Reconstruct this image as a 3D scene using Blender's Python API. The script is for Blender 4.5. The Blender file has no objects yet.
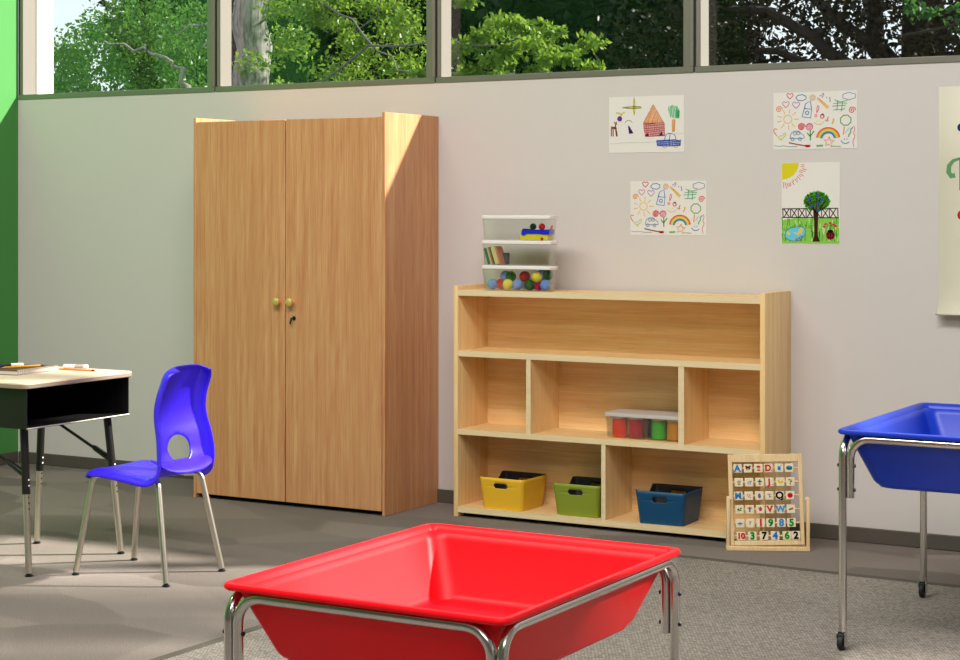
import bpy, bmesh, math, random
import numpy as np
from mathutils import Vector, Matrix
SC = bpy.context.scene
COL = SC.collection
PI = math.pi
R = math.radians
rnd = random.Random(7)

# ------------------------------------------------------------------ helpers
def lin(c):
    out = []
    for v in c:
        v = v / 255.0
        out.append(v / 12.92 if v <= 0.04045 else ((v + 0.055) / 1.055) ** 2.4)
    return (out[0], out[1], out[2], 1.0)

class MB:
    """collects shapes into one bmesh"""
    def __init__(self):
        self.bm = bmesh.new()
    def box(self, x0, x1, y0, y1, z0, z1, bev=0.0, seg=2, M=None):
        t = bmesh.new()
        bmesh.ops.create_cube(t, size=1.0)
        for v in t.verts:
            v.co = Vector(((x0 + x1) / 2 + v.co.x * (x1 - x0), (y0 + y1) / 2 + v.co.y * (y1 - y0), (z0 + z1) / 2 + v.co.z * (z1 - z0)))
        if bev:
            bmesh.ops.bevel(t, geom=t.edges[:], offset=bev, segments=seg, affect='EDGES', profile=0.5)
        self.add(t, M)
        return self
    def add(self, t, M=None):
        if M is not None:
            bmesh.ops.transform(t, matrix=M, verts=t.verts[:])
        me = bpy.data.meshes.new('tmp')
        t.to_mesh(me); t.free()
        self.bm.from_mesh(me)
        bpy.data.meshes.remove(me)
    def loft(self, rings, cap0=True, cap1=True, closed=True, M=None):
        t = bmesh.new()
        vs = [[t.verts.new(p) for p in ring] for ring in rings]
        n = len(rings[0])
        for a, b in zip(vs[:-1], vs[1:]):
            for i in range(n if closed else n - 1):
                j = (i + 1) % n
                t.faces.new((a[i], a[j], b[j], b[i]))
        if cap0: t.faces.new(list(reversed(vs[0])))
        if cap1: t.faces.new(vs[-1])
        bmesh.ops.recalc_face_normals(t, faces=t.faces[:])
        self.add(t, M)
        return self
    def tube(self, pts, r, n=12, M=None, caps=True):
        pts = [Vector(p) for p in pts]
        rings = []
        prev = None
        for i, p in enumerate(pts):
            if i == 0: d = pts[1] - pts[0]
            elif i == len(pts) - 1: d = pts[-1] - pts[-2]
            else: d = (pts[i + 1] - p).normalized() + (p - pts[i - 1]).normalized()
            d.normalize()
            if prev is None:
                up = Vector((0, 0, 1)) if abs(d.z) < 0.9 else Vector((1, 0, 0))
                a = d.cross(up).normalized()
            else:
                a = (prev - d * prev.dot(d)).normalized()
            prev = a
            b = d.cross(a)
            rr = r[i] if isinstance(r, (list, tuple)) else r
            rings.append([p + (a * math.cos(2 * PI * k / n) + b * math.sin(2 * PI * k / n)) * rr for k in range(n)])
        return self.loft(rings, caps, caps, True, M)
    def lathe(self, prof, n=20, M=None):
        rings = [[(max(r, 1e-5) * math.cos(2 * PI * k / n), max(r, 1e-5) * math.sin(2 * PI * k / n), z) for k in range(n)] for r, z in prof]
        return self.loft(rings, True, True, True, M)
    def sphere(self, c, r, u=20, v=14, M=None, sc=(1, 1, 1)):
        t = bmesh.new()
        bmesh.ops.create_uvsphere(t, u_segments=u, v_segments=v, radius=r)
        for q in t.verts: q.co = Vector((c[0] + q.co.x * sc[0], c[1] + q.co.y * sc[1], c[2] + q.co.z * sc[2]))
        self.add(t, M)
        return self
    def prism(self, poly, h, M=None):
        """polygon in xy extruded 0..h in z"""
        return self.loft([[(x, y, 0) for x, y in poly], [(x, y, h) for x, y in poly]], True, True, True, M)

def link(o):
    COL.objects.link(o)
    return o

def part(name, mb, mat, parent=None, smooth=40, label=None):
    me = bpy.data.meshes.new(name)
    if isinstance(mb, MB):
        mb.bm.to_mesh(me); mb.bm.free()
    else:
        me = mb
    if smooth:
        me.polygons.foreach_set('use_smooth', [True] * len(me.polygons))
        me.set_sharp_from_angle(angle=R(smooth))
    me.materials.clear()
    me.materials.append(mat)
    o = link(bpy.data.objects.new(name, me))
    if parent is not None: o.parent = parent
    if label: o['label'] = label
    return o

def thing(name, label, cat, loc=(0, 0, 0), rz=0.0, group=None):
    o = link(bpy.data.objects.new(name, None))
    o.empty_display_size = 0.05
    o.location = loc
    o.rotation_euler = (0, 0, rz)
    return tag(o, label, cat, group)

def tag(o, label, cat, group=None):
    o['label'] = label; o['category'] = cat
    if group: o['group'] = group
    return o

def struct(name, mb, mat, parent=None, smooth=40):
    o = part(name, mb, mat, parent, smooth)
    if parent is None: o['kind'] = 'structure'
    return o

def copy_tree(o, parent=None):
    c = o.copy(); COL.objects.link(c)
    if parent is not None: c.parent = parent
    for ch in list(o.children): copy_tree(ch, c)
    return c

def T(x, y, z): return Matrix.Translation((x, y, z))
def RX(a): return Matrix.Rotation(a, 4, 'X')
def RY(a): return Matrix.Rotation(a, 4, 'Y')
def RZ(a): return Matrix.Rotation(a, 4, 'Z')

def rr(hx, hy, r, z, n=6, cx=0, cy=0):
    """rounded rectangle ring"""
    pts = []
    for (sx, sy, a0) in ((1, 1, 0), (-1, 1, 90), (-1, -1, 180), (1, -1, 270)):
        for k in range(n + 1):
            a = R(a0 + 90 * k / n)
            pts.append((cx + sx * (hx - r) + r * math.cos(a), cy + sy * (hy - r) + r * math.sin(a), z))
    return pts

def bend(pts, r, n=6):
    """round the inner corners of a polyline"""
    P = [Vector(p) for p in pts]
    out = [P[0]]
    for i in range(1, len(P) - 1):
        a = (P[i - 1] - P[i]).normalized(); b = (P[i + 1] - P[i]).normalized()
        ang = a.angle(b)
        t = r / math.tan(ang / 2)
        c = P[i] + (a + b).normalized() * (r / math.sin(ang / 2))
        p0 = P[i] + a * t - c; p1 = P[i] + b * t - c
        for k in range(n + 1):
            q = p0.normalized().slerp(p1.normalized(), k / n)
            out.append(c + q.normalized() * r)
    out.append(P[-1])
    return out

# ------------------------------------------------------------------ materials
def newmat(name):
    m = bpy.data.materials.new(name)
    m.use_nodes = True
    nt = m.node_tree
    b = nt.nodes['Principled BSDF']
    return m, nt, b

def flat(name, c, rough=0.5, metal=0.0, bump=0.0, bscale=200.0, spec=0.5, coat=0.0, var=0.0):
    m, nt, b = newmat(name)
    b.inputs['Base Color'].default_value = lin(c)
    b.inputs['Roughness'].default_value = rough
    b.inputs['Metallic'].default_value = metal
    b.inputs['Specular IOR Level'].default_value = spec
    if coat:
        b.inputs['Coat Weight'].default_value = coat
        b.inputs['Coat Roughness'].default_value = 0.1
    tc = nt.nodes.new('ShaderNodeTexCoord')
    nz = nt.nodes.new('ShaderNodeTexNoise'); nz.inputs['Scale'].default_value = bscale; nz.inputs['Detail'].default_value = 3
    nt.links.new(tc.outputs['Object'], nz.inputs['Vector'])
    if bump:
        bp = nt.nodes.new('ShaderNodeBump'); bp.inputs['Strength'].default_value = bump; bp.inputs['Distance'].default_value = 0.002
        nt.links.new(nz.outputs['Fac'], bp.inputs['Height']); nt.links.new(bp.outputs['Normal'], b.inputs['Normal'])
    mx = nt.nodes.new('ShaderNodeMix'); mx.data_type = 'RGBA'
    l = lin(c); k = 1 - (var or 0.02)
    mx.inputs[6].default_value = (l[0] * k, l[1] * k, l[2] * k, 1); mx.inputs[7].default_value = l
    nt.links.new(nz.outputs['Fac'], mx.inputs[0]); nt.links.new(mx.outputs[2], b.inputs['Base Color'])
    return m

def wood(name, ca, cb, cc, axis='z', rough=0.45, freq=1.0):
    m, nt, b = newmat(name)
    tc = nt.nodes.new('ShaderNodeTexCoord')
    def streak(along, across, scale, detail, rough_):
        mp = nt.nodes.new('ShaderNodeMapping')
        s = [across, across, across]; s['xyz'.index(axis)] = along
        mp.inputs['Scale'].default_value = s
        nz = nt.nodes.new('ShaderNodeTexNoise')
        nz.inputs['Scale'].default_value = scale; nz.inputs['Detail'].default_value = detail; nz.inputs['Roughness'].default_value = rough_
        nt.links.new(tc.outputs['Object'], mp.inputs['Vector']); nt.links.new(mp.outputs['Vector'], nz.inputs['Vector'])
        return nz.outputs['Fac']
    broad = streak(0.5, 9.0 * freq, 1.0, 2, 0.5)
    fine = streak(5.0, 150.0 * freq, 1.0, 3, 0.65)
    mid = streak(1.3, 38.0 * freq, 1.0, 3, 0.6)
    r1 = nt.nodes.new('ShaderNodeValToRGB')
    e = r1.color_ramp.elements
    e[0].position = 0.36; e[0].color = lin(ca); e[1].position = 0.62; e[1].color = lin(cb)
    ad = nt.nodes.new('ShaderNodeMath'); ad.operation = 'MULTIPLY_ADD'; ad.inputs[1].default_value = 0.5
    nt.links.new(fine, ad.inputs[0])
    h2 = nt.nodes.new('ShaderNodeMath'); h2.operation = 'MULTIPLY'; h2.inputs[1].default_value = 0.5
    nt.links.new(mid, h2.inputs[0]); nt.links.new(h2.outputs[0], ad.inputs[2])
    nt.links.new(ad.outputs[0], r1.inputs['Fac'])
    mx = nt.nodes.new('ShaderNodeMix'); mx.data_type = 'RGBA'
    r2 = nt.nodes.new('ShaderNodeMapRange'); r2.inputs[1].default_value = 0.45; r2.inputs[2].default_value = 0.75; r2.inputs[3].default_value = 0; r2.inputs[4].default_value = 0.55
    nt.links.new(broad, r2.inputs[0])
    nt.links.new(r2.outputs[0], mx.inputs[0]); nt.links.new(r1.outputs['Color'], mx.inputs[6]); mx.inputs[7].default_value = lin(cc)
    nt.links.new(mx.outputs[2], b.inputs['Base Color'])
    b.inputs['Roughness'].default_value = rough
    bp = nt.nodes.new('ShaderNodeBump'); bp.inputs['Strength'].default_value = 0.05; bp.inputs['Distance'].default_value = 0.001
    nt.links.new(fine, bp.inputs['Height']); nt.links.new(bp.outputs['Normal'], b.inputs['Normal'])
    return m

def clear(name, tint=(1, 1, 1), gl=0.06, rough=0.02, edge=0.35):
    m = bpy.data.materials.new(name); m.use_nodes = True
    nt = m.node_tree
    for n in list(nt.nodes): nt.nodes.remove(n)
    out = nt.nodes.new('ShaderNodeOutputMaterial')
    tr = nt.nodes.new('ShaderNodeBsdfTransparent'); tr.inputs['Color'].default_value = (*tint, 1)
    g = nt.nodes.new('ShaderNodeBsdfGlossy'); g.inputs['Roughness'].default_value = rough
    g.inputs['Color'].default_value = (0.95, 0.95, 0.95, 1)
    lw = nt.nodes.new('ShaderNodeLayerWeight'); lw.inputs['Blend'].default_value = 0.25
    mr = nt.nodes.new('ShaderNodeMapRange'); mr.inputs[3].default_value = gl; mr.inputs[4].default_value = edge
    mx = nt.nodes.new('ShaderNodeMixShader')
    nt.links.new(lw.outputs['Facing'], mr.inputs[0]); nt.links.new(mr.outputs[0], mx.inputs[0])
    nt.links.new(tr.outputs[0], mx.inputs[1]); nt.links.new(g.outputs[0], mx.inputs[2]); nt.links.new(mx.outputs[0], out.inputs['Surface'])
    return m

def carpet(name, c, c2, patch, scale, weave=False):
    m, nt, b = newmat(name)
    tc = nt.nodes.new('ShaderNodeTexCoord')
    nz = nt.nodes.new('ShaderNodeTexNoise'); nz.inputs['Scale'].default_value = scale; nz.inputs['Detail'].default_value = 2; nz.inputs['Roughness'].default_value = 0.7
    nt.links.new(tc.outputs['Object'], nz.inputs['Vector'])
    rp = nt.nodes.new('ShaderNodeValToRGB'); rp.color_ramp.elements[0].position = 0.36; rp.color_ramp.elements[1].position = 0.64
    rp.color_ramp.elements[0].color = lin(c); rp.color_ramp.elements[1].color = lin(c2)
    hsrc = nz.outputs['Fac']
    if weave:
        mp = nt.nodes.new('ShaderNodeMapping'); mp.inputs['Rotation'].default_value = (0, 0, R(8))
        nt.links.new(tc.outputs['Object'], mp.inputs['Vector'])
        br = nt.nodes.new('ShaderNodeTexBrick')
        br.inputs['Scale'].default_value = 46; br.inputs['Color1'].default_value = (1, 1, 1, 1); br.inputs['Color2'].default_value = (.5, .5, .5, 1); br.inputs['Mortar'].default_value = (0.08, 0.08, 0.08, 1)
        br.inputs['Mortar Size'].default_value = 0.055; br.inputs['Mortar Smooth'].default_value = 0.6; br.inputs['Brick Width'].default_value = 0.62; br.inputs['Row Height'].default_value = 0.4
        nt.links.new(mp.outputs['Vector'], br.inputs['Vector'])
        bw = nt.nodes.new('ShaderNodeRGBToBW'); nt.links.new(br.outputs['Color'], bw.inputs['Color'])
        ad = nt.nodes.new('ShaderNodeMath'); ad.operation = 'MULTIPLY_ADD'; ad.inputs[1].default_value = 0.45
        hm = nt.nodes.new('ShaderNodeMath'); hm.operation = 'MULTIPLY'; hm.inputs[1].default_value = 0.55
        nt.links.new(nz.outputs['Fac'], hm.inputs[0]); nt.links.new(bw.outputs[0], ad.inputs[0]); nt.links.new(hm.outputs[0], ad.inputs[2])
        hsrc = ad.outputs[0]
        rp.color_ramp.elements[0].position = 0.28; rp.color_ramp.elements[1].position = 0.72
    nt.links.new(hsrc, rp.inputs['Fac'])
    # brushed pile: angular patches, a little lighter or darker
    mp2 = nt.nodes.new('ShaderNodeMapping'); mp2.inputs['Scale'].default_value = (1.5, 2.6, 1); mp2.inputs['Rotation'].default_value = (0, 0, R(28))
    nt.links.new(tc.outputs['Object'], mp2.inputs['Vector'])
    vo = nt.nodes.new('ShaderNodeTexVoronoi'); vo.inputs['Scale'].default_value = 1.35; vo.feature = 'SMOOTH_F1'; vo.inputs['Smoothness'].default_value = 0.12
    nt.links.new(mp2.outputs['Vector'], vo.inputs['Vector'])
    bw2 = nt.nodes.new('ShaderNodeRGBToBW'); nt.links.new(vo.outputs['Color'], bw2.inputs['Color'])
    mr = nt.nodes.new('ShaderNodeMapRange'); mr.inputs[1].default_value = 0.2; mr.inputs[2].default_value = 0.8; mr.inputs[3].default_value = 1 - patch; mr.inputs[4].default_value = 1 + patch
    nt.links.new(bw2.outputs[0], mr.inputs[0])
    mu = nt.nodes.new('ShaderNodeVectorMath'); mu.operation = 'SCALE'
    nt.links.new(rp.outputs['Color'], mu.inputs[0]); nt.links.new(mr.outputs[0], mu.inputs['Scale'])
    nt.links.new(mu.outputs['Vector'], b.inputs['Base Color'])
    b.inputs['Roughness'].default_value = 0.95; b.inputs['Specular IOR Level'].default_value = 0.1
    bp = nt.nodes.new('ShaderNodeBump'); bp.inputs['Strength'].default_value = 0.45; bp.inputs['Distance'].default_value = 0.004
    nt.links.new(hsrc, bp.inputs['Height']); nt.links.new(bp.outputs['Normal'], b.inputs['Normal'])
    return m

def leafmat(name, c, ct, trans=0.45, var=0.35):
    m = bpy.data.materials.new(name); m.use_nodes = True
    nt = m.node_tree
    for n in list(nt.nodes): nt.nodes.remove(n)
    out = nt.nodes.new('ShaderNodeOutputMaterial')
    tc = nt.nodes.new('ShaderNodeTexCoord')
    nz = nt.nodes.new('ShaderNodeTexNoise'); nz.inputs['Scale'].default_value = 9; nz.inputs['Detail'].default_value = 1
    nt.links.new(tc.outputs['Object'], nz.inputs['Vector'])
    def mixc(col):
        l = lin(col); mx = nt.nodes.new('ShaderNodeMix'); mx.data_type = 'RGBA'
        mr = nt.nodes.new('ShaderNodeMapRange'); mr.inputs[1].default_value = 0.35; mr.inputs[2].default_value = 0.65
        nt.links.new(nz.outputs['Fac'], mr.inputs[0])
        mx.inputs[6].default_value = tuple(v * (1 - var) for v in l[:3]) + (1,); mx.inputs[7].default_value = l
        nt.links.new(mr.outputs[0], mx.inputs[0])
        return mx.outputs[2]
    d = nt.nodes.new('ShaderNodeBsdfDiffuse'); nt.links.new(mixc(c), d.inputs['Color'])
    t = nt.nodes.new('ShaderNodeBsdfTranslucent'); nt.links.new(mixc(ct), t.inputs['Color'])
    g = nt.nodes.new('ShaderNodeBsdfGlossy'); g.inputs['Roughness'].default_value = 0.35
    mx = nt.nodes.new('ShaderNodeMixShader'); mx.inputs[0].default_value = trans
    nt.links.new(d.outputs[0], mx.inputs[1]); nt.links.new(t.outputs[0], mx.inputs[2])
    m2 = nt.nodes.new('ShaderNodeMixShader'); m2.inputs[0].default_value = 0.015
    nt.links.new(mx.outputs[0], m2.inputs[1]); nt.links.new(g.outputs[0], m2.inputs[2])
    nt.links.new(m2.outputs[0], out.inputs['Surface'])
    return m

M = {}
M['wall'] = flat('wall_paint', (208, 201, 197), 0.75, bump=0.08, bscale=260, spec=0.25)
M['wallfront'] = flat('taupe_wall_paint', (112, 104, 98), 0.75)
M['green'] = flat('green_wall_paint', (70, 138, 66), 0.6, bump=0.06, bscale=260, spec=0.3)
M['ceil'] = flat('ceiling_paint', (230, 228, 224), 0.9)
M['base'] = flat('baseboard_vinyl', (84, 78, 70), 0.55)
M['frame'] = flat('window_aluminium', (126, 120, 110), 0.5, 0.1)
M['sash'] = flat('window_sash_aluminium', (138, 135, 125), 0.4, 0.6)
M['gasket'] = flat('black_gasket', (22, 22, 22), 0.6)
M['glass'] = clear('window_glass', (0.97, 0.985, 0.975), 0.022, 0.0, 0.2)
M['render'] = flat('white_render', (244, 242, 238), 0.8)
M['carpet'] = carpet('carpet_tile', (105, 96, 91), (142, 131, 124), 0.20, 230)
M['rug'] = carpet('woven_rug', (80, 74, 69), (166, 156, 147), 0.04, 150, True)
M['rugedge'] = flat('rug_binding', (92, 86, 78), 0.9, bump=0.3, bscale=400, spec=0.1)
M['oak'] = wood('oak_veneer', (188, 120, 80), (212, 162, 114), (190, 132, 88), 'z', 0.42)
M['brass'] = flat('polished_brass', (240, 206, 126), 0.42, 0.65)
M['dark'] = flat('dark_recess', (22, 19, 17), 0.8)
M['steel_dark'] = flat('dark_steel', (60, 66, 72), 0.3, 0.9)
M['maple_v'] = wood('maple_panel', (230, 184, 120), (244, 214, 160), (236, 196, 138), 'z', 0.45)
M['maple_h'] = wood('maple_board', (228, 180, 116), (244, 212, 156), (236, 192, 132), 'x', 0.45)
M['maple_e'] = wood('maple_edge_band', (226, 200, 156), (234, 213, 174), (230, 206, 164), 'x', 0.5)
M['red'] = flat('red_plastic', (236, 7, 24), 0.42, spec=0.24, bump=0.02, bscale=350)
M['blue'] = flat('blue_plastic', (8, 54, 188), 0.36, spec=0.4, bump=0.02, bscale=350)
M['chrome'] = flat('chrome_tube', (205, 203, 200), 0.2, 1.0)
M['satin'] = flat('satin_steel_tube', (214, 208, 196), 0.32, 1.0)
M['rubber'] = flat('black_rubber', (24, 24, 25), 0.6)
M['violet'] = flat('blue_violet_plastic', (66, 36, 246), 0.35, spec=0.5)
M['blackmetal'] = flat('black_steel', (30, 29, 28), 0.38, 0.3)
M['lam'] = flat('beige_laminate', (214, 190, 164), 0.4)
M['lamedge'] = flat('laminate_edge', (150, 132, 114), 0.5)
M['yellow'] = flat('mustard_plastic', (232, 180, 40), 0.5)
M['olive'] = flat('olive_plastic', (132, 146, 42), 0.5)
M['teal'] = flat('petrol_plastic', (2, 70, 112), 0.5)
M['binner'] = flat('charcoal_lining', (40, 39, 40), 0.55)
M['clear'] = clear('clear_plastic', (0.97, 0.97, 0.97), 0.02, 0.08, 0.55)
M['lid'] = flat('white_lid_plastic', (238, 232, 228), 0.4)
M['greylid'] = flat('grey_lid_plastic', (196, 188, 186), 0.4)
M['paper'] = flat('drawing_paper', (226, 221, 215), 0.85, spec=0.1)
M['poster'] = flat('poster_paper', (232, 222, 208), 0.8, spec=0.1)
M['beech'] = wood('beech', (226, 190, 138), (238, 212, 166), (232, 200, 150), 'z', 0.5)
M['tile'] = flat('painted_tile', (236, 222, 190), 0.5)
M['bark'] = wood('grey_bark', (48, 46, 46), (150, 144, 140), (92, 88, 84), 'z', 0.95, 0.26)
M['twig'] = flat('twig_bark', (84, 82, 84), 0.9)
M['darkbark'] = flat('dark_bark', (44, 35, 29), 0.95, bump=0.6, bscale=20, var=0.5)
M['leaf_bright'] = leafmat('beech_leaf', (92, 126, 44), (132, 160, 54), 0.5)
M['leaf_mid'] = leafmat('maple_leaf', (60, 94, 42), (88, 130, 50), 0.45)
M['leaf_shade'] = leafmat('shaded_leaf', (9, 13, 10), (9, 14, 9), 0.2)  # woodland shade is put into this leaf colour
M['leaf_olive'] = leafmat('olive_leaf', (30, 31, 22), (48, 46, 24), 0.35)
M['leaf_blue'] = leafmat('glossy_leaf', (46, 84, 50), (78, 124, 52), 0.4)
M['ground'] = flat('lawn_ground', (60, 72, 40), 0.95, bump=0.4, bscale=40, var=0.4)
_ink = {}
def ink(c):
    if c not in _ink: _ink[c] = flat('crayon_%d_%d_%d' % c, c, 0.85, spec=0.1, var=0.15, bscale=500)
    return _ink[c]

# ------------------------------------------------------------------ setting
XW = -7.11                   # green wall plane
X1, YF, ZC = 5.2, -10.5, 6.0  # far right end, front, ceiling
ZS = 1.977                   # underside of the window frames
fl = MB().box(XW - .15, X1, YF, 0.15, -0.1, 0.0)
struct('floor', fl, M['carpet'])
struct('wall_back', MB().box(XW - .15, X1, 0.0, 0.14, 0.0, ZS), M['wall'])
struct('wall_left', MB().box(XW - .15, XW, YF, 0.0, 0.0, ZC), M['green'])
struct('wall_front', MB().box(XW - .15, X1 + .15, YF - .15, YF, 0.0, ZC), M['wallfront'])
struct('wall_right', MB().box(X1, X1 + .15, YF, 0.14, 0.0, ZC), M['wall'])
struct('ceiling', MB().box(XW - .15, X1, YF, 0.14, ZC, ZC + .1), M['ceil'])
struct('baseboard_back', MB().box(XW + .012, X1, -0.012, 0, 0, 0.062, 0.003, 1), M['base'])
struct('baseboard_left', MB().box(XW, XW + 0.012, YF, -0.012, 0, 0.062, 0.003, 1), M['base'])

# clerestory glazing: four panes in the picture, the run goes on to the right
mullX = [-5.755, -4.445, -3.127, -1.81, -0.5, 0.81, 2.12]
XE = 3.36                     # the glazing stops here, plain wall beyond
ZG = ZC - 0.05
fr0 = [XW + .008] + [m + 0.006 for m in mullX]
fr1 = [m - 0.003 for m in mullX] + [XE]
for i, (a, b) in enumerate(zip(fr0, fr1)):
    mb = MB()
    w = 0.022
    w2 = 0.046
    mb.box(a, b, -0.002, 0.10, ZS, ZS + 0.026, 0.002, 1)            # bottom rail
    mb.box(a, b, -0.002, 0.10, ZG, ZC, 0.002, 1)
    mb.box(a, a + w, 0.004, 0.10, ZS + .026, ZG, 0.002, 1)
    mb.box(b - w2, b, -0.002, 0.10, ZS + .026, ZG, 0.002, 1)
    win = struct('window_%d' % (i + 1), mb, M['frame'])
    struct('bottom_rail', MB().box(a, b, -0.006, -0.002, ZS, ZS + 0.024), M['sash'], win)
    struct('glass_pane', MB().box(a + w, b - w2, 0.094, 0.098, ZS + .026, ZG), M['glass'], win, smooth=0)
struct('wall_back_end', MB().box(XE, X1, 0.0, 0.14, ZS, ZC), M['wall'])
struct('trim_50', MB().box(XW, XE, 0.0, 0.09, 3.17, 3.38), M['frame'])
for i, m in enumerate(mullX):
    struct('trim_%d' % (i + 1), MB().box(m - 0.003, m + 0.006, 0.004, 0.1, ZS, ZC), M['gasket'])
    struct('trim_%d' % (i + 21), MB().box(m - 0.050, m - 0.018, -0.003, 0.004, ZS + .02, ZC, 0.001, 1), M['sash'])
# left jamb and the white rendered wall end outside
struct('trim_40', MB().box(XW, XW + 0.008, 0.004, 0.1, ZS, ZC), M['gasket'])
struct('wall_outside', MB().box(XW - .15, XW + 0.03, 0.12, 0.24, -0.1, ZC), M['render'])

# rug
rug = part('rug', MB().box(0.035, 4.2, -4.0, -0.035, 0, 0.008), M['rug'])
rug.location = (-3.575, -0.668, 0.0005); rug.rotation_euler = (0, 0, R(-1.2))
tag(rug, 'large woven grey rug with a dark bound edge under the red and blue tubs', 'rug')
eb = MB().box(0, 4.2, -0.035, 0, 0, 0.011, 0.003, 1).box(0, 0.035, -4.0, -0.035, 0, 0.011, 0.003, 1)
part('edge_binding', eb, M['rugedge'], rug, label='dark cloth binding along the rug edge')

# ------------------------------------------------------------------ wardrobe
wx0, wx1, wd, wh = -5.521, -4.428, 0.4651, 1.8178
W = thing('wardrobe', 'tall two-door oak-veneer cupboard with round brass knobs standing against the wall', 'cupboard', (wx0, -wd, 0))
ww = wx1 - wx0
for x in (0, ww - 0.016):
    part('side_panel', MB().box(x, x + 0.016, 0, wd - 0.002, 0, wh, 0.0015, 1), M['oak'], W)
part('top_panel', MB().box(0.016, ww - 0.016, 0.022, wd - 0.01, 1.772, 1.79), M['oak'], W)
part('back_panel', MB().box(0.016, ww - 0.016, wd - 0.01, wd - 0.003, 0.03, wh - .01), M['oak'], W)
part('plinth', MB().box(0.016, ww - 0.016, 0.05, 0.07, 0, 0.05), M['dark'], W, label='dark recessed plinth')
part('bottom_panel', MB().box(0.016, ww - 0.016, 0.022, wd - 0.01, 0.05, 0.066), M['oak'], W)
seam = -4.9785 - wx0
for (a, b, kx) in ((0.0175, seam - 0.0022, seam - 0.046), (seam + 0.0022, ww - 0.0175, seam + 0.030)):
    d = part('door', MB().box(a, b, 0, 0.02, 0.021, 1.797, 0.0015, 1), M['oak'], W)
    kx += .011
    k = MB().lathe([(0.009, 0), (0.008, 0.010), (0.014, 0.014), (0.0185, 0.020), (0.0195, 0.027), (0.017, 0.033), (0.010, 0.0365), (0.001, 0.0375)], 24, T(kx, 0, 0.951) @ RX(PI / 2))
    part('knob', k, M['brass'], d, label='round polished brass knob')
    if b > seam + .1:
        lk = MB().lathe([(0.0095, 0), (0.0095, 0.004), (0.0075, 0.005), (0.001, 0.005)], 18, T(seam + 0.05, 0, 0.876) @ RX(PI / 2))
        part('lock', lk, M['steel_dark'], d, label='small dark round lock')
        ky = MB().box(seam + 0.047, seam + 0.053, -0.02, -0.004, 0.874, 0.878)
        ky.box(seam + 0.038, seam + 0.0475, -0.022, -0.018, 0.849, 0.866, 0.002, 2, None)
        ky.box(seam + 0.042, seam + 0.052, -0.0215, -0.0185, 0.862, 0.878, 0.001, 1)
        part('key', ky, M['rubber'], d, label='black key hanging from the lock')

# ------------------------------------------------------------------ bookshelf
sx0, sx1, sd, sh = -4.166, -2.684, 0.3033, 1.037
S = thing('bookshelf', 'low wide maple bookshelf with open compartments between cupboard and blue tub', 'bookshelf', (sx0, -sd, 0))
sw = sx1 - sx0
t = 0.0225
for x in (0, sw - t):
    part('side_panel', MB().box(x, x + t, 0, sd - 0.002, 0, sh, 0.002, 2), M['maple_v'], S)
part('back_panel', MB().box(t, sw - t, sd - 0.031, sd - 0.023, 0.02, 1.0), M['maple_h'], S)
def board(name, z0, z1, y0=0.002):
    b = part(name, MB().box(t, sw - t, y0 + 0.002, sd - 0.031, z0, z1), M['maple_h'], S)
    part('edge_band', MB().box(t, sw - t, y0, y0 + 0.002, z0, z1), M['maple_e'], b)
board('top_board', 0.993, 1.018); board('shelf_board', 0.7205, 0.7465); board('shelf_board', 0.370, 0.394); board('bottom_board', 0.020, 0.046)
part('plinth', MB().box(t, sw - t, 0.05, 0.066, 0, 0.02), M['dark'], S, label='dark recessed plinth')
for (x, z0, z1, tt) in ((-3.797, 0.394, 0.7205, 0.022), (-3.071, 0.394, 0.7205, 0.026), (-3.430, 0.046, 0.370, 0.020)):
    b = part('divider', MB().box(x - sx0, x - sx0 + tt, 0.006, sd - 0.031, z0, z1), M['maple_v'], S)
    part('edge_band', MB().box(x - sx0, x - sx0 + tt, 0.004, 0.006, z0, z1), M['maple_e'], b)

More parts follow.
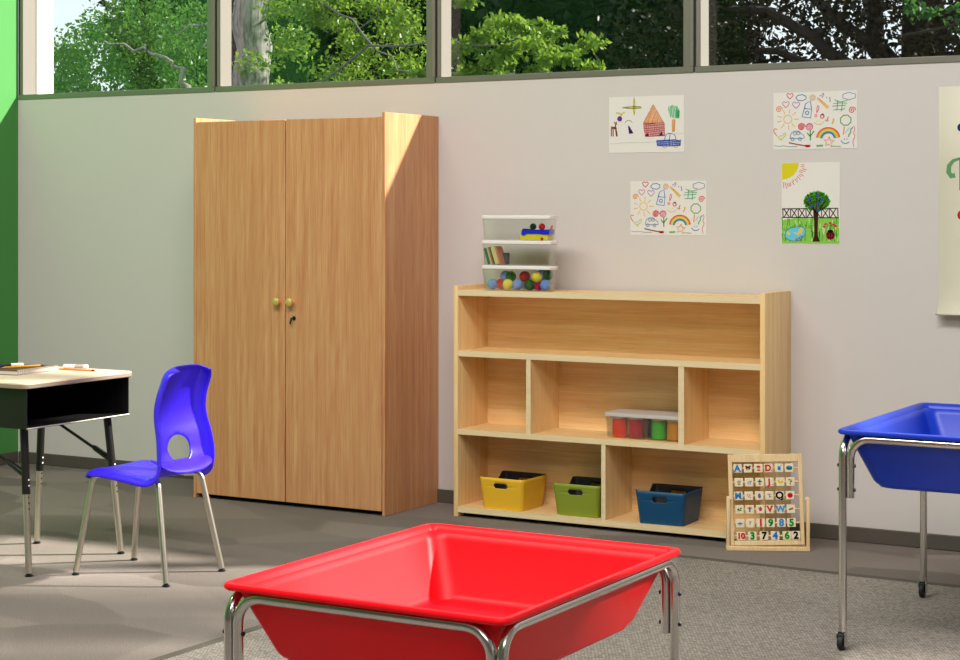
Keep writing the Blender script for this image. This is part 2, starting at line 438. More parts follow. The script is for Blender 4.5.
# ------------------------------------------------------------------ tubs on tubular frames
def make_tub_table(name, label, cat, loc, ztop, mat, label_tub):
    t = thing(name, label, cat, loc)
    prof = [(.262, .347, .05, -.190), (.274, .359, .05, -.187), (.281, .366, .05, -.176), (.335, .421, .045, -.036), (.342, .427, .040, -.020),
            (.350, .435, .032, -.0155), (.3685, .4535, .030, -.0165), (.3722, .4572, .030, -.012), (.3725, .4575, .030, -.007), (.3695, .4545, .028, -.0015), (.364, .449, .026, .0),
            (.359, .444, .022, -.001), (.354, .439, .020, -.004), (.349, .434, .019, -.011), (.343, .428, .019, -.024), (.285, .370, .026, -.166), (.277, .362, .028, -.177), (.264, .349, .03, -.181)]
    mb = MB().loft([rr(a, b, r, ztop + z, 8) for a, b, r, z in prof], True, True)
    part('tub', mb, mat, t, smooth=45, label=label_tub)
    zb = ztop - 0.0285
    rt = 0.0125
    for s in (-1, 1):                                     # long frames: the two legs and the rail along the long side
        x = s * 0.3545
        pts = bend([(x, -.4400, .062), (x, -.4400, zb), (x, .4400, zb), (x, .4400, .062)], 0.062, 8)
        f = part('leg_frame', MB().tube(pts, rt, 14), M['chrome'], t)
        for y in (-.4400, .4400):
            cs = part('caster', MB().lathe([(0.0145, 0.068), (0.0145, 0.056), (0.011, 0.054), (0.001, 0.054)], 14, T(x, y, 0)).box(x - .013, x - .010, y - .02, y + .008, .012, .056, .002, 1).box(x + .010, x + .013, y - .02, y + .008, .012, .056, .002, 1), M['chrome'], t, label='swivel caster under the leg')
            wheel = MB().lathe([(0.010, -.008), (0.022, -.008), (0.0245, -.005), (0.0245, .005), (0.022, .008), (0.010, .008)], 20, T(x, y - .012, 0.0246) @ RY(PI / 2))
            wheel.box(x - .0125, x + .0125, y - .026, y + .004, .036, .052, .003, 1)
            part('wheel', wheel, M['rubber'], cs, label='black caster wheel')
    for s in (-1, 1):                                     # cross frames ending in short stubs bolted to the legs
        y = s * 0.4400
        xs = 0.3545 - 2 * rt
        pts = bend([(-xs, y, zb - .185), (-xs, y, zb), (xs, y, zb), (xs, y, zb - .185)], 0.062, 8)
        part('cross_frame', MB().tube(pts, rt, 14), M['chrome'], t)
    for sx in (-1, 1):
        for sy in (-1, 1):
            for dz in (0.085, 0.16):
                z = zb - dz
                x = sx * 0.3545
                b = MB().lathe([(0.0042, -.027), (0.0042, .0)], 10, T(x, sy * .4400, z) @ RY(sx * PI / 2))
                b.lathe([(0.0055, .012), (0.0055, .0155), (0.003, .018), (0.001, .018)], 10, T(x, sy * .4400, z) @ RY(sx * PI / 2))
                b.lathe([(0.0055, -.041), (0.0055, -.037)], 10, T(x, sy * .4400, z) @ RY(sx * PI / 2))
                part('bolt', b, M['steel_dark'], t)
    return t
make_tub_table('sand_table', 'large red plastic tub on a chrome tube frame in the foreground', 'play table', (-2.186, -3.586, 0.0085), 0.5295, M['red'], 'glossy red plastic tub')
make_tub_table('water_table', 'blue plastic tub on a chrome frame with casters at the right edge', 'play table', (-1.4845, -1.397, 0.0085), 0.688, M['blue'], 'glossy blue plastic tub')

# ------------------------------------------------------------------ school chair
def make_chair():
    t = thing('school_chair', 'blue-violet moulded plastic school chair with round back opening and steel legs', 'chair', (-4.5, -1.97, 0))
    # side profile (x, z, half width): seat front edge -> seat -> bend -> back top; chair faces -x
    prof = [(-.214, .352, .132), (-.219, .364, .139), (-.212, .380, .147), (-.186, .398, .153), (-.13, .407, .160), (-.05, .402, .165), (.02, .394, .166), (.07, .387, .165), (.100, .387, .163),
            (.123, .396, .161), (.135, .414, .159), (.137, .440, .157), (.134, .468, .155), (.130, .502, .151), (.123, .540, .146), (.112, .580, .141), (.106, .624, .137), (.111, .668, .133), (.123, .712, .130), (.141, .757, .128), (.155, .796, .125)]
    # resample smoothly
    def cr(p0, p1, p2, p3, u):
        return tuple(0.5 * (2 * b + (c - a) * u + (2 * a - 5 * b + 4 * c - d) * u * u + (3 * b - a - 3 * c + d) * u ** 3) for a, b, c, d in zip(p0, p1, p2, p3))
    S_ = []
    for i in range(len(prof) - 1):
        p = [prof[max(i - 1, 0)], prof[i], prof[i + 1], prof[min(i + 2, len(prof) - 1)]]
        for k in range(4): S_.append(cr(*p, k / 4))
    S_.append(prof[-1])
    arc = [0]
    for a, b in zip(S_[:-1], S_[1:]): arc.append(arc[-1] + math.hypot(b[0] - a[0], b[1] - a[1]))
    nT = 44
    bm = bmesh.new()
    grid = []
    L = arc[-1]
    for i, (x, z, hw) in enumerate(S_):
        j0 = max(i - 1, 0); j1 = min(i + 1, len(S_) - 1)
        tx, tz = S_[j1][0] - S_[j0][0], S_[j1][1] - S_[j0][1]
        l = math.hypot(tx, tz); tx /= l; tz /= l
        nx, nz = tz, -tx                       # points to the back / underside of the shell
        row = []
        # corners of the top round off
        dtop = L - arc[i]; dfr = arc[i]
        hw2 = hw
        for dd, rc in ((dtop, .045), (dfr, .05)):
            if dd < rc: hw2 = min(hw2, hw - rc + math.sqrt(max(rc * rc - (rc - dd) ** 2, 0)))
        backness = max(0.0, min(1.0, (z - .445) / .04)) if x > 0.1 else 0.0
        backness = max(0.0, min(1.0, (z - .42) / .06)) if x > 0.1 else 0.0
        edge = max(0.25, min(1.0, arc[i] / .09))
        for k in range(nT + 1):
            u = -1 + 2 * k / nT
            # sides roll over towards the rear
            roll = max(0.0, abs(u) - 0.78) / 0.22
            fl_ = (0.030 + .008 * backness) * roll ** 1.5 * edge
            ww_ = hw2 * (abs(u) if abs(u) < .8 else .8 + .2 * math.sin(roll * PI / 2)) * (1 if u > 0 else -1)
            dish = -0.010 * (1 - u * u) * backness + 0.006 * (1 - u * u) * (1 - backness) * edge
            off = fl_ + dish
            # top edge rolls over too
            if dtop < 0.03: off += 0.010 * ((0.03 - dtop) / 0.03) ** 2 * (1 if backness else 0)
            row.append(bm.verts.new((x + nx * off, ww_, z + nz * off)))
        grid.append(row)
    # round opening low in the back
    sc_ = None
    zc, rad = .486, .066
    best = min(range(len(S_)), key=lambda i: abs(S_[i][1] - zc) + (9 if S_[i][0] < .1 else 0))
    sc_ = arc[best]
    def pos(i, k): return (arc[i] - sc_) / (rad * .80), grid[i][k].co.y / (rad * 1.0)
    keep = {}
    for i in range(len(S_) - 1):
        for k in range(nT):
            cs_ = [pos(i, k), pos(i + 1, k), pos(i + 1, k + 1), pos(i, k + 1)]
            cx = sum(c[0] for c in cs_) / 4; cy = sum(c[1] for c in cs_) / 4
            if cx * cx + cy * cy < 1.0: continue
            bm.faces.new((grid[i][k], grid[i + 1][k], grid[i + 1][k + 1], grid[i][k + 1]))
    bm.verts.ensure_lookup_table()
    co0 = {(i, k): grid[i][k].co.copy() for i in range(len(S_)) for k in range(nT + 1)}
    for i in range(len(S_)):
        for k in range(nT + 1):
            v = grid[i][k]
            if not v.link_faces: continue
            p = pos(i, k); d = math.hypot(*p)
            if v.is_boundary and d < 1.4 and 2 < i < len(S_) - 3 and 2 < k < nT - 2:
                # slide on to the circle, interpolating the surface
                ts = sc_ + p[0] / d * rad * .80; ty = p[1] / d * rad
                a = max(j for j in range(len(S_)) if arc[j] <= ts); f = (ts - arc[a]) / (arc[a + 1] - arc[a])
                kk = None
                for q in range(nT):
                    if co0[(a, q)].y <= ty <= co0[(a, q + 1)].y: kk = q
                g_ = (ty - co0[(a, kk)].y) / (co0[(a, kk + 1)].y - co0[(a, kk)].y)
                v.co = co0[(a, kk)].lerp(co0[(a, kk + 1)], g_).lerp(co0[(a + 1, kk)].lerp(co0[(a + 1, kk + 1)], g_), f)
    for v in [v for v in bm.verts if not v.link_faces]: bm.verts.remove(v)
    bmesh.ops.recalc_face_normals(bm, faces=bm.faces[:])
    me = bpy.data.meshes.new('seat_shell'); bm.to_mesh(me); bm.free()
    o = part('seat_shell', me, M['violet'], t, smooth=60)
    md = o.modifiers.new('thick', 'SOLIDIFY'); md.thickness = 0.005; md.offset = 0
    # ledge behind the opening, between the two rolled edges
    lg_ = []
    for f in range(9):
        q = f / 8
        xx = .131 + .066 * math.sin(q * PI / 2); zz = .444 - .040 * q - .006 * q * q
        hw_ = .150 if q == 0 else .150 - .058 * (1 - math.sqrt(max(0, 1 - (q * .98) ** 2)))
        lg_.append([(xx - .012 * (2 * k / 20 - 1) ** 2, hw_ * (2 * k / 20 - 1), zz + .012 * abs(2 * k / 20 - 1) ** 3) for k in range(21)])
    lm = MB().loft(lg_, False, False, False)
    lo = part('rear_ledge', lm, M['violet'], t, smooth=60)
    lo.modifiers.new('thick', 'SOLIDIFY').thickness = .005
    # legs
    feet = [(-.236, -.166, 'f'), (-.236, .166, 'f'), (.200, -.164, 'r'), (.200, .164, 'r')]
    for (fx, fy, kd) in feet:
        top = (-.176 if kd == 'f' else .130, fy * (0.80 if kd == 'f' else .76), .378 if kd == 'f' else .376)
        mid = (top[0] + (.06 if kd == 'f' else -.06), fy * .62, top[2] + (.004 if kd == 'f' else -.002))
        lg = part('leg', MB().tube(bend([(fx, fy, .012), top, mid], .03, 6), .0115, 14), M['satin'], t)
        dx = fx - top[0]
        gl = MB().lathe([(.012, 0), (.0145, .002), (.0145, .005), (.007, .010), (.0085, .012), (.0085, .016)], 14, T(fx, fy, 0))
        part('foot_glide', gl, M['steel_dark'], lg, label='small dark foot glide')
    for s in (-1, 1): part('under_seat_rail', MB().tube([(-.116, s * .103, .382), (.07, s * .103, .374)], .010, 10), M['satin'], t)
    return t
make_chair()

# ------------------------------------------------------------------ school desk
def make_desk():
    t = thing('school_desk', 'school desk with beige top, black open book box and black and chrome legs', 'desk', (-5.088, -1.988, 0))
    top = MB().loft([rr(.247, .303, .03, .708, 6), rr(.2515, .3075, .033, .711, 6), rr(.2515, .3075, .033, .7245, 6)], True, True)
    part('desk_edge', top, M['lamedge'], t, label='dull brown edge of the desk top')
    part('desktop', MB().loft([rr(.2515, .3075, .033, .7245, 6), rr(.250, .306, .032, .7295, 6), rr(.247, .303, .03, .7305, 6)], False, True), M['lam'], t)
    bx = MB()
    x0, x1, y0, y1, z0, z1, w = -.235, .236, -.287, .287, .556, .708, .004
    bx.box(x0, x1, y0, y0 + w, z0, z1).box(x0, x1, y1 - w, y1, z0, z1).box(x0, x0 + w, y0 + w, y1 - w, z0, z1).box(x0 + w, x1, y0 + w, y1 - w, z0, z0 + w)
    part('book_box', bx, M['blackmetal'], t)
    part('box_lip', MB().tube([(x1, y0, z0 + .002), (x1, y1, z0 + .002)], .0035, 8), M['satin'], t, label='bright rolled lip of the book box')
    for sx in (-1, 1):
        for sy in (-1, 1):
            tp = Vector((sx * .175 - .005, sy * .232, .556)); ft = Vector((sx * .226 - .006, sy * .258, .012))
            m = tp.lerp(ft, .46)
            lg = part('leg', MB().tube([tp, m], .0155, 14), M['blackmetal'], t, label='black upper leg sleeve')
            part('lower_leg', MB().tube([tp.lerp(ft, .44), ft], .0125, 14), M['satin'], lg, label='chrome telescopic lower leg')
            part('foot_glide', MB().lathe([(.012, 0), (.0155, .002), (.0155, .005), (.007, .010), (.0085, .012), (.0085, .016)], 14, T(ft.x, ft.y, 0)), M['steel_dark'], lg)
            for q in (.36, .40, .48, .52, .56):
                p = tp.lerp(ft, q)
                part('height_hole', MB().lathe([(.0035, 0), (.0035, .001)], 10, T(p.x + (.0152 if q < .44 else .0122), p.y, p.z) @ RY(PI / 2)), M['lid'] if q < .44 else M['rubber'], lg)
    for sy in (-1, 1):
        for sx in (1,):
            a = Vector((-.17, sy * .235 , .552)); tp = Vector((sx * .175 - .005, sy * .232, .556)); ft = Vector((sx * .226 - .006, sy * .258, .012))
            e = tp.lerp(ft, .33)
            br = MB().tube([a - Vector((sx * .03, 0, -.005)), e], .0065, 8)
            br.tube([a.lerp(e, .72), a.lerp(e, .76), e.lerp(a, .03)], [.006, .0115, .0125], 10)
            part('brace', br, M['blackmetal'], t)
    return t
make_desk()

# things on the desk (top at z = 0.7305)
ZD = 0.7306
nb = thing('notebook', 'brown spiral notebook with cream pages lying at the near edge of the desk', 'notebook', (-5.207, -1.945, ZD), R(5))
part('page_block', MB().box(-.10, .088, -.125, .125, .002, .016), flat('notebook_pages', (206, 198, 186), 0.85), nb)
part('cover', MB().box(-.102, .09, -.127, .127, .016, .018).box(-.102, .09, -.127, .127, 0, .002), flat('brown_cover', (84, 46, 18), 0.6), nb, label='dark brown cover')
sp = MB()
for k in range(19):
    y = -.117 + k * .013
    sp.tube([(.088 + .0065 * math.cos(a), y, 0.0095 + .0105 * math.sin(a)) for a in [R(q) for q in range(0, 361, 30)]], .0013, 6)
part('spiral_binding', sp, M['lid'], nb, label='white wire spiral binding')
def pencil(name, label, loc, rz, col, L=.17, tilt=0.0):
    p = thing(name, label, 'pencil', loc, rz)
    p.rotation_euler = (0, tilt, rz)
    part('shaft', MB().loft([[(-L / 2, .0038 * math.cos(k * PI / 3), .0038 + .0038 * math.sin(k * PI / 3)) for k in range(6)], [(L / 2 - .012, .0038 * math.cos(k * PI / 3), .0038 + .0038 * math.sin(k * PI / 3)) for k in range(6)]]), ink(col), p)
    part('ferrule', MB().loft([[(x, .0039 * math.cos(k * PI / 5), .0039 + .0039 * math.sin(k * PI / 5)) for k in range(10)] for x in (L / 2 - .012, L / 2)]), ink((96, 52, 22)), p, label='brown tip')
    part('point', MB().loft([[(x, r_ * math.cos(k * PI / 3), .0038 + r_ * math.sin(k * PI / 3)) for k in range(6)] for x, r_ in ((-L / 2, .0038), (-L / 2 - .018, .0006))]), ink((222, 184, 134)), p)
    return p
pencil('pencil', 'orange pencil lying on the desk top beyond the notebook spiral', (-5.045, -1.79, ZD), R(5), (232, 136, 30))
pencil('pencil', 'yellow pencil lying across the cover of the brown notebook', (-5.195, -1.93, ZD + .0182), R(68), (240, 176, 40), .16)
def marker(label, loc, rz, ccap, cbody, L=.13):
    p = thing('marker', label, 'marker', loc, rz, 'white capped markers on the desk')
    part('barrel', MB().lathe([(.005, -L / 2), (.0075, -L / 2 + .002), (.0075, L / 2 - .05)], 14, T(0, 0, .0085) @ RY(PI / 2)), ink(cbody), p)
    part('cap', MB().lathe([(.0085, L / 2 - .05), (.0085, L / 2 - .003), (.006, L / 2)], 14, T(0, 0, .0085) @ RY(PI / 2)), M['lid'], p, label='white cap')
    part('end_plug', MB().lathe([(.004, -L / 2 - .006), (.008, -L / 2 - .004), (.008, -L / 2 + .012)], 14, T(0, 0, .0085) @ RY(PI / 2)), M['lid'], p)
    return p
marker('grey marker with white ends lying on the brown notebook by the green wall', (-5.25, -1.985, ZD + .0182), R(58), (240, 236, 232), (66, 66, 66), .15)
marker('pale grey marker with white cap lying just behind the orange pencil', (-5.125, -1.715, ZD), R(200), (240, 236, 232), (170, 166, 160), .10)

# ------------------------------------------------------------------ clear boxes
def make_box(name, label, loc, hw, hd, h, mlid, group=None):
    t = thing(name, label, 'storage box', loc, 0, group)
    hb, db = hw - .012, hd - .008
    th = .0018
    outer = [rr(hb - .006, db - .006, .012, .0, 4), rr(hb, db, .016, .004, 4), rr(hw - .003, hd - .003, .02, h - .016, 4)]
    inner = [rr(hw - .003 - th, hd - .003 - th, .019, h - .016, 4), rr(hb - th, db - th, .015, .006, 4), rr(hb - .008, db - .008, .011, .003, 4)]
    part('clear_body', MB().loft(outer + inner, True, True), M['clear'], t)
    lid = [rr(hw - .004, hd - .004, .02, h - .016, 5), rr(hw, hd, .022, h - .014, 5), rr(hw, hd, .022, h - .003, 5), rr(hw - .003, hd - .003, .02, h, 5)]
    part('lid', MB().loft(lid, True, True), mlid, t, label='white snap-on lid' if mlid is M['lid'] else 'greyish white lid')
    return t
bx, by, bh = -3.868, -.230, .1115
gs = 'clear boxes stacked on the bookshelf'
z0 = 1.0185
BW = .1765
make_box('storage_box', 'clear plastic box full of coloured balls at the bottom of the stack', (bx + .0, by, z0), BW, .046, bh, M['lid'], gs)
make_box('storage_box', 'clear plastic box holding a few slim books in the middle of the stack', (bx - .001, by, z0 + bh), BW, .046, bh, M['lid'], gs)
make_box('storage_box', 'clear plastic box with a yellow and blue toy on top of the stack', (bx - .001, by, z0 + 2 * bh), BW, .046, bh, M['lid'], gs)

# balls
cB, cY, cR, cG = (120, 156, 222), (236, 222, 66), (190, 22, 28), (22, 92, 28)
bz = z0 + .003 + .0245
balls = [(-.132, -.0105, 0, cB, 'light blue ball at the left end of the front row of balls'), (-.053, -.0105, 0, cY, 'yellow ball in the front row, resting on the box floor'),
         (-.004, -.0105, 0, cB, 'light blue ball in the front row between yellow and green balls'), (.056, -.0105, 0, cG, 'green ball in the front row right of a light blue ball'),
         (.136, -.0105, 0, cB, 'light blue ball at the right end of the front row of balls'), (-.100, .010, 0, cR, 'red ball low behind the front yellow ball'), (.090, .012, 0, cR, 'red ball low in the box below the upper yellow ball'),
         (-.050, .010, .034, cG, 'dark green ball in the upper layer, leftmost green one'), (.021, .010, .036, cR, 'red ball lying on top near the middle of the box'),
         (.093, -.0105, .035, cY, 'yellow ball lying on top of the other balls'), (.107, .013, .044, cB, 'light blue ball on top behind the yellow ball'), (.135, .013, .046, cG, 'dark green ball on top at the right rear corner'),
         (-.078, .013, .036, cB, 'light blue ball half hidden behind the upper green ball')]
for x, y, dz, c, lb in balls:
    o = part('ball', MB().sphere((0, 0, 0), 0.0242, 24, 16), ink(c))
    o.location = (bx + x, by + y, bz + dz - .0005)
    tag(o, lb, 'ball', 'coloured balls in the bottom clear box')

# books, leaning to the left, middle box
zb1 = z0 + bh + .0035
def book(x, th, hgt, wid, lean, c, lb, cp=(230, 220, 196), y=-.03):
    b = thing('book', lb, 'book', (bx + x + .018, by + y, zb1), 0, 'slim books in the middle clear box')
    b.rotation_euler = (0, R(lean), 0)
    part('cover', MB().box(0, .0012, -wid / 2, wid / 2, 0, hgt).box(th - .0012, th, -wid / 2, wid / 2, 0, hgt).box(.0012, th - .0012, -wid / 2, -wid / 2 + .0012, 0, hgt), ink(c), b)
    part('pages', MB().box(.0012, th - .0012, -wid / 2 + .0012, wid / 2 - .002, .002, hgt - .002), ink(cp), b, label='pale page block')
book(-.1600, .012, .074, .062, -17, (64, 66, 72), 'dark grey book at the left end of the books', (90, 92, 98), -.004)
book(-.1455, .005, .079, .060, -17, (206, 212, 190), 'thin pale green book second from the left', y=-.004)
book(-.1385, .007, .080, .060, -17.5, (210, 92, 84), 'thin red book between pale green and black ones', y=-.004)
book(-.1300, .006, .079, .060, -18, (26, 24, 24), 'thin black book leaning between red and cream ones', (60, 54, 50), -.004)
book(-.1220, .018, .080, .060, -18.5, (232, 214, 150), 'thick cream book with yellow pages, leaning', y=-.004)
book(-.1020, .007, .081, .060, -19, (226, 140, 120), 'salmon pink book at the right of the cream one', y=-.004)
gb = part('card_box', MB().box(0, .024, -.012, .012, 0, .052, .002, 1), ink((98, 98, 106)))
gb.location = (bx - .0925, by + .022, zb1)
tag(gb, 'small grey card box standing upright behind the leaning books', 'box')

# toy in the top box
zt = z0 + 2 * bh + .004
ty = thing('toy_boat', 'yellow and blue toy boat with green and red round peg passengers', 'toy', (bx + .094, by - .006, zt))
hull = [(-.072, .0), (-.076, .012), (-.070, .026), (.060, .026), (.066, .016), (.062, .0)]
def slab(poly, w, b=0.0):
    return MB().loft([[(x, -w / 2, z) for x, z in poly], [(x, w / 2, z) for x, z in poly]])
part('hull', slab(hull, .05), ink((240, 226, 56)), ty, label='yellow hull')
deck = [(-.068, .024)] + [(-.055 + .013 * math.cos(R(a)), .031 + .013 * math.sin(R(a))) for a in range(200, 345, 24)] + [(-.036, .026), (.02, .0265), (.05, .023), (.068, .024), (.070, .046), (-.064, .044)]
part('deck', slab(deck, .056), ink((36, 40, 226)), ty, label='blue deck')
part('bow', slab([(-.079, .0), (-.074, .0), (-.074, .018), (-.079, .016)], .04), ink((230, 60, 30)), ty, label='red bow piece')
part('button', MB().lathe([(.007, 0), (.007, .003)], 14, T(.036, -.025, .004) @ RX(PI / 2)), ink((190, 50, 20)), ty)
for x, c in ((-.022, (24, 52, 26)), (.022, (224, 24, 28))):
    part('peg_passenger', MB().sphere((x, 0, .058), .0145, 18, 12).lathe([(.008, .044), (.008, .052)], 14, T(x, 0, 0)), ink(c), ty)
part('rudder', slab([(.066, .046), (.069, .046), (.074, .064), (.071, .064)], .02), ink((214, 30, 36)), ty, label='red rudder')
part('rail', slab([(-.068, .044), (-.03, .044), (-.03, .048), (-.068, .049)], .03), ink((50, 40, 40)), ty)

# craft jars on the middle shelf
zc0 = .3945
cx_, cy_ = -3.262, -.158
make_box('storage_box', 'clear plastic box with grey lid holding colourful jars on the middle shelf', (cx_, cy_, zc0), .184, .094, .108, M['greylid'], None)
jars = [(-.124, -.046, (236, 64, 36), 'orange-red craft jar at the left end of the clear box'), (-.046, -.046, (180, 20, 34), 'crimson craft jar second from the left in the clear box'),
        (.061, -.046, (62, 172, 36), 'bright green craft jar right of the dark gap'), (.132, -.046, (200, 136, 34), 'ochre craft jar beside the shelf divider'),
        (.004, .040, (22, 40, 22), 'very dark green craft jar behind, between crimson and green'), (-.088, .042, (30, 28, 28), 'added black jar darkening the shadowed gap between orange and crimson'), (.092, .042, (30, 30, 46), 'added navy jar darkening the shadowed gap between green and ochre')]  # black and navy jars added to make the shadowed gaps dark
for x, y, c, lb in jars:
    j = thing('craft_jar', lb, 'jar', (cx_ + x, cy_ + y, zc0 + .0035), 0, 'craft jars in the grey-lidded box')
    part('jar_body', MB().lathe([(.030, 0), (.0325, .002), (.0325, .077), (.030, .079)], 24), ink(c), j)
    part('jar_lid', MB().lathe([(.0335, .0792), (.034, .081), (.034, .086), (.031, .0882), (.001, .0882)], 24), ink((232, 214, 176)), j, label='cream lid')

# ------------------------------------------------------------------ bins with hand holes
def make_bin(name, label, loc, rz, mat):
    t = thing(name, label, 'bin', loc, rz, 'plastic bins on the bottom shelf')
    H = .140
    hw0, hd0, hw1, hd1 = .101, .099, .116, .113
    def shell(o0, o1, zb):
        # loft of a tapered open box whose front and back walls have a stadium hand hole
        bm = bmesh.new()
        def P(u, z, side):
            f = z / H
            hw = hw0 + (hw1 - hw0) * f - o0; hd = hd0 + (hd1 - hd0) * f - o0
            return (u * hw, side * hd, z)
        return bm
    n = 6
    def wall(inset, zbot, r):
        rings = []
        for z in (zbot, .03, .06, .088, .0885, .1165, .117, H):
            pass
        return rings
    th = .0035
    def build(ins, zb, flip):
        bm = bmesh.new()
        rc = .022 - ins
        zs = [zb, .012, .05, .090, .0935, .099, .1065, .112, .1155, .126, H]
        ring0 = None
        # parametrise the ring so that the hole columns line up
        hole = .036
        cols = [-.036, -.0345, -.031, -.025, -.012, 0, .012, .025, .031, .0345, .036]
        rows = []
        for z in zs:
            f = z / H
            hw = hw0 + (hw1 - hw0) * f - ins; hd = hd0 + (hd1 - hd0) * f - ins
            ring = []
            for (sx, sy, a0) in ((1, 1, 0), (-1, 1, 90), (-1, -1, 180), (1, -1, 270)):
                for k in range(n + 1):
                    a = R(a0 + 90 * k / n)
                    ring.append((sx * (hw - rc) + rc * math.cos(a), sy * (hd - rc) + rc * math.sin(a), z))
                if a0 in (90, 270):               # side walls, the left one dips between its raised ends
                    for k in range(1, 8):
                        v = (1 - 2 * k / 8) * (hd - rc) * sy
                        dip = .26 * min(1, 2.2 * (1 - abs(1 - 2 * k / 8))) if a0 == 90 else 0
                        ring.append((sx * hw, v, zb + (z - zb) * (1 - dip)))
                if a0 == 0: ring += [(c, hd, z) for c in reversed(cols)]
                if a0 == 180: ring += [(c, -hd, z) for c in cols]
            rows.append([bm.verts.new(p) for p in ring])
        m = len(rows[0])
        for a, b in zip(rows[:-1], rows[1:]):
            for i in range(m):
                j = (i + 1) % m
                c = (a[i].co + a[j].co + b[i].co + b[j].co) / 4
                if abs(c.y) > .09 and abs(c.x) < .036 and .0935 < c.z < .1155:
                    # stadium: cut the corners
                    dx = max(0, abs(c.x) - .025) / .011; dz = abs(c.z - .1045) / .011
                    if dx * dx + dz * dz < 1.0 or dx == 0: continue
                bm.faces.new((a[i], a[j], b[j], b[i]))
        bm.faces.new(list(reversed(rows[0])))
        return bm
    def fin(bm, nm, mat_, thick, off, label=None):
        bmesh.ops.recalc_face_normals(bm, faces=bm.faces[:])
        me = bpy.data.meshes.new(nm); bm.to_mesh(me); bm.free()
        o = part(nm, me, mat_, t, smooth=50, label=label)
        md = o.modifiers.new('thick', 'SOLIDIFY'); md.thickness = thick; md.offset = off
        return o
    fin(build(0, .0, False), 'outer_shell', mat, .0018, -1)
    fin(build(.0021, .0022, False), 'inner_lining', M['binner'], .0014, -1, 'black inside of the bin')
    return t
make_bin('storage_bin', 'mustard yellow plastic bin at the left of the bottom shelf', (-3.925, -.184, .0465), R(-2), M['yellow'])
make_bin('storage_bin', 'olive green plastic bin beside the lower divider of the bookshelf', (-3.562, -.176, .0465), R(0), M['olive'])
make_bin('storage_bin', 'petrol blue plastic bin right of the lower divider near the letter frame', (-3.162, -.186, .0465), R(2), M['teal'])

# ------------------------------------------------------------------ text helper
def text_mesh(s, size, bold=0.0, ex=.0006):
    cu = bpy.data.curves.new('txt', 'FONT')
    cu.body = s; cu.size = size; cu.extrude = ex; cu.offset = bold; cu.align_x = 'CENTER'; cu.align_y = 'CENTER'; cu.resolution_u = 4
    o = bpy.data.objects.new('txt', cu); COL.objects.link(o)
    dg = bpy.context.evaluated_depsgraph_get(); dg.update()
    me = bpy.data.meshes.new_from_object(o.evaluated_get(dg))
    bpy.data.objects.remove(o); bpy.data.curves.remove(cu)
    return me

# ------------------------------------------------------------------ letter and number frame
AW, AH = .335, .366
A = thing('alphabet_frame', 'beech letter and number learning frame standing on the floor by the bookshelf', 'learning frame', (-2.652, -.356, 0), R(26.6))
# stand (u shaped, upright) ; local x along width, -y to the front
st = MB().box(-AW / 2, AW / 2, -.028, .022, 0, .017, .002, 1)
for s in (-1, 1): st.box(s * (AW / 2 - .007) - .007, s * (AW / 2 - .007) + .007, -.02, .012, .017, .215, .003, 2)
part('stand', st, M['beech'], A)
TM = T(-.002, -.010, .0205) @ RY(R(-1.3)) @ RX(R(-6.0))            # frame leans back
bar = .0195
fw = AW / 2 - .0165
fh = AH + .0
fr = MB()
for s in (-1, 1): fr.box(s * (fw - bar / 2) - bar / 2 * .85, s * (fw - bar / 2) + bar / 2 * .85, -.009, .009, 0, fh, .002, 1, TM)
fr.box(-fw + bar * .92, fw - bar * .92, -.009, .009, 0, .0195, .002, 1, TM).box(-fw + bar * .92, fw - bar * .92, -.009, .009, fh - .032, fh, .002, 1, TM)
part('inner_frame', fr, M['beech'], A)
rows_z = [.3095, .2535, .199, .1445, .0895, .0380]
tiles = [
 [('A.', (36, 128, 206), 1), ('bear', 0, 0), ('cap', 0, 0), ('D.', (214, 22, 40), 1), ('pail', 0, 0), ('scene', 0, 0)],
 [('reed', 0, 0), ('sheep', 0, 0), ('tree', 0, 0), ('J.', (214, 22, 40), 1), ('corn', 0, 0), ('palm', 0, 0)],
 [('M.', (36, 128, 206), 1), ('kite', 0, 0), ('pot', 0, 0), ('rake', 0, 0), ('Q.', (20, 20, 20), 0), ('disc', 0, 0)],
 [('vine', 0, 0), ('doll', 0, 0), ('tulip', 0, 0), ('V.', (214, 40, 30), 1), ('W.', (70, 150, 214), 1), ('bird', 0, 0)],
 [('ship', 0, 0), ('stick', 0, 0), ('1', (220, 20, 40), 0), ('9', (16, 140, 40), 0), ('8', (60, 140, 214), 0), ('5', (24, 150, 50), 0)],
 [('10', (214, 24, 44), 0), ('3', (24, 140, 50), 0), ('7', (18, 18, 18), 0), ('4', (30, 120, 206), 0), ('6', (24, 150, 44), 0), ('2', (18, 18, 18), 0)]]
BK, BR, GR, RD, BL, YE, PU, SK = (28, 20, 18), (96, 52, 28), (40, 128, 52), (206, 30, 36), (44, 124, 196), (240, 206, 40), (92, 70, 140), (238, 196, 150)
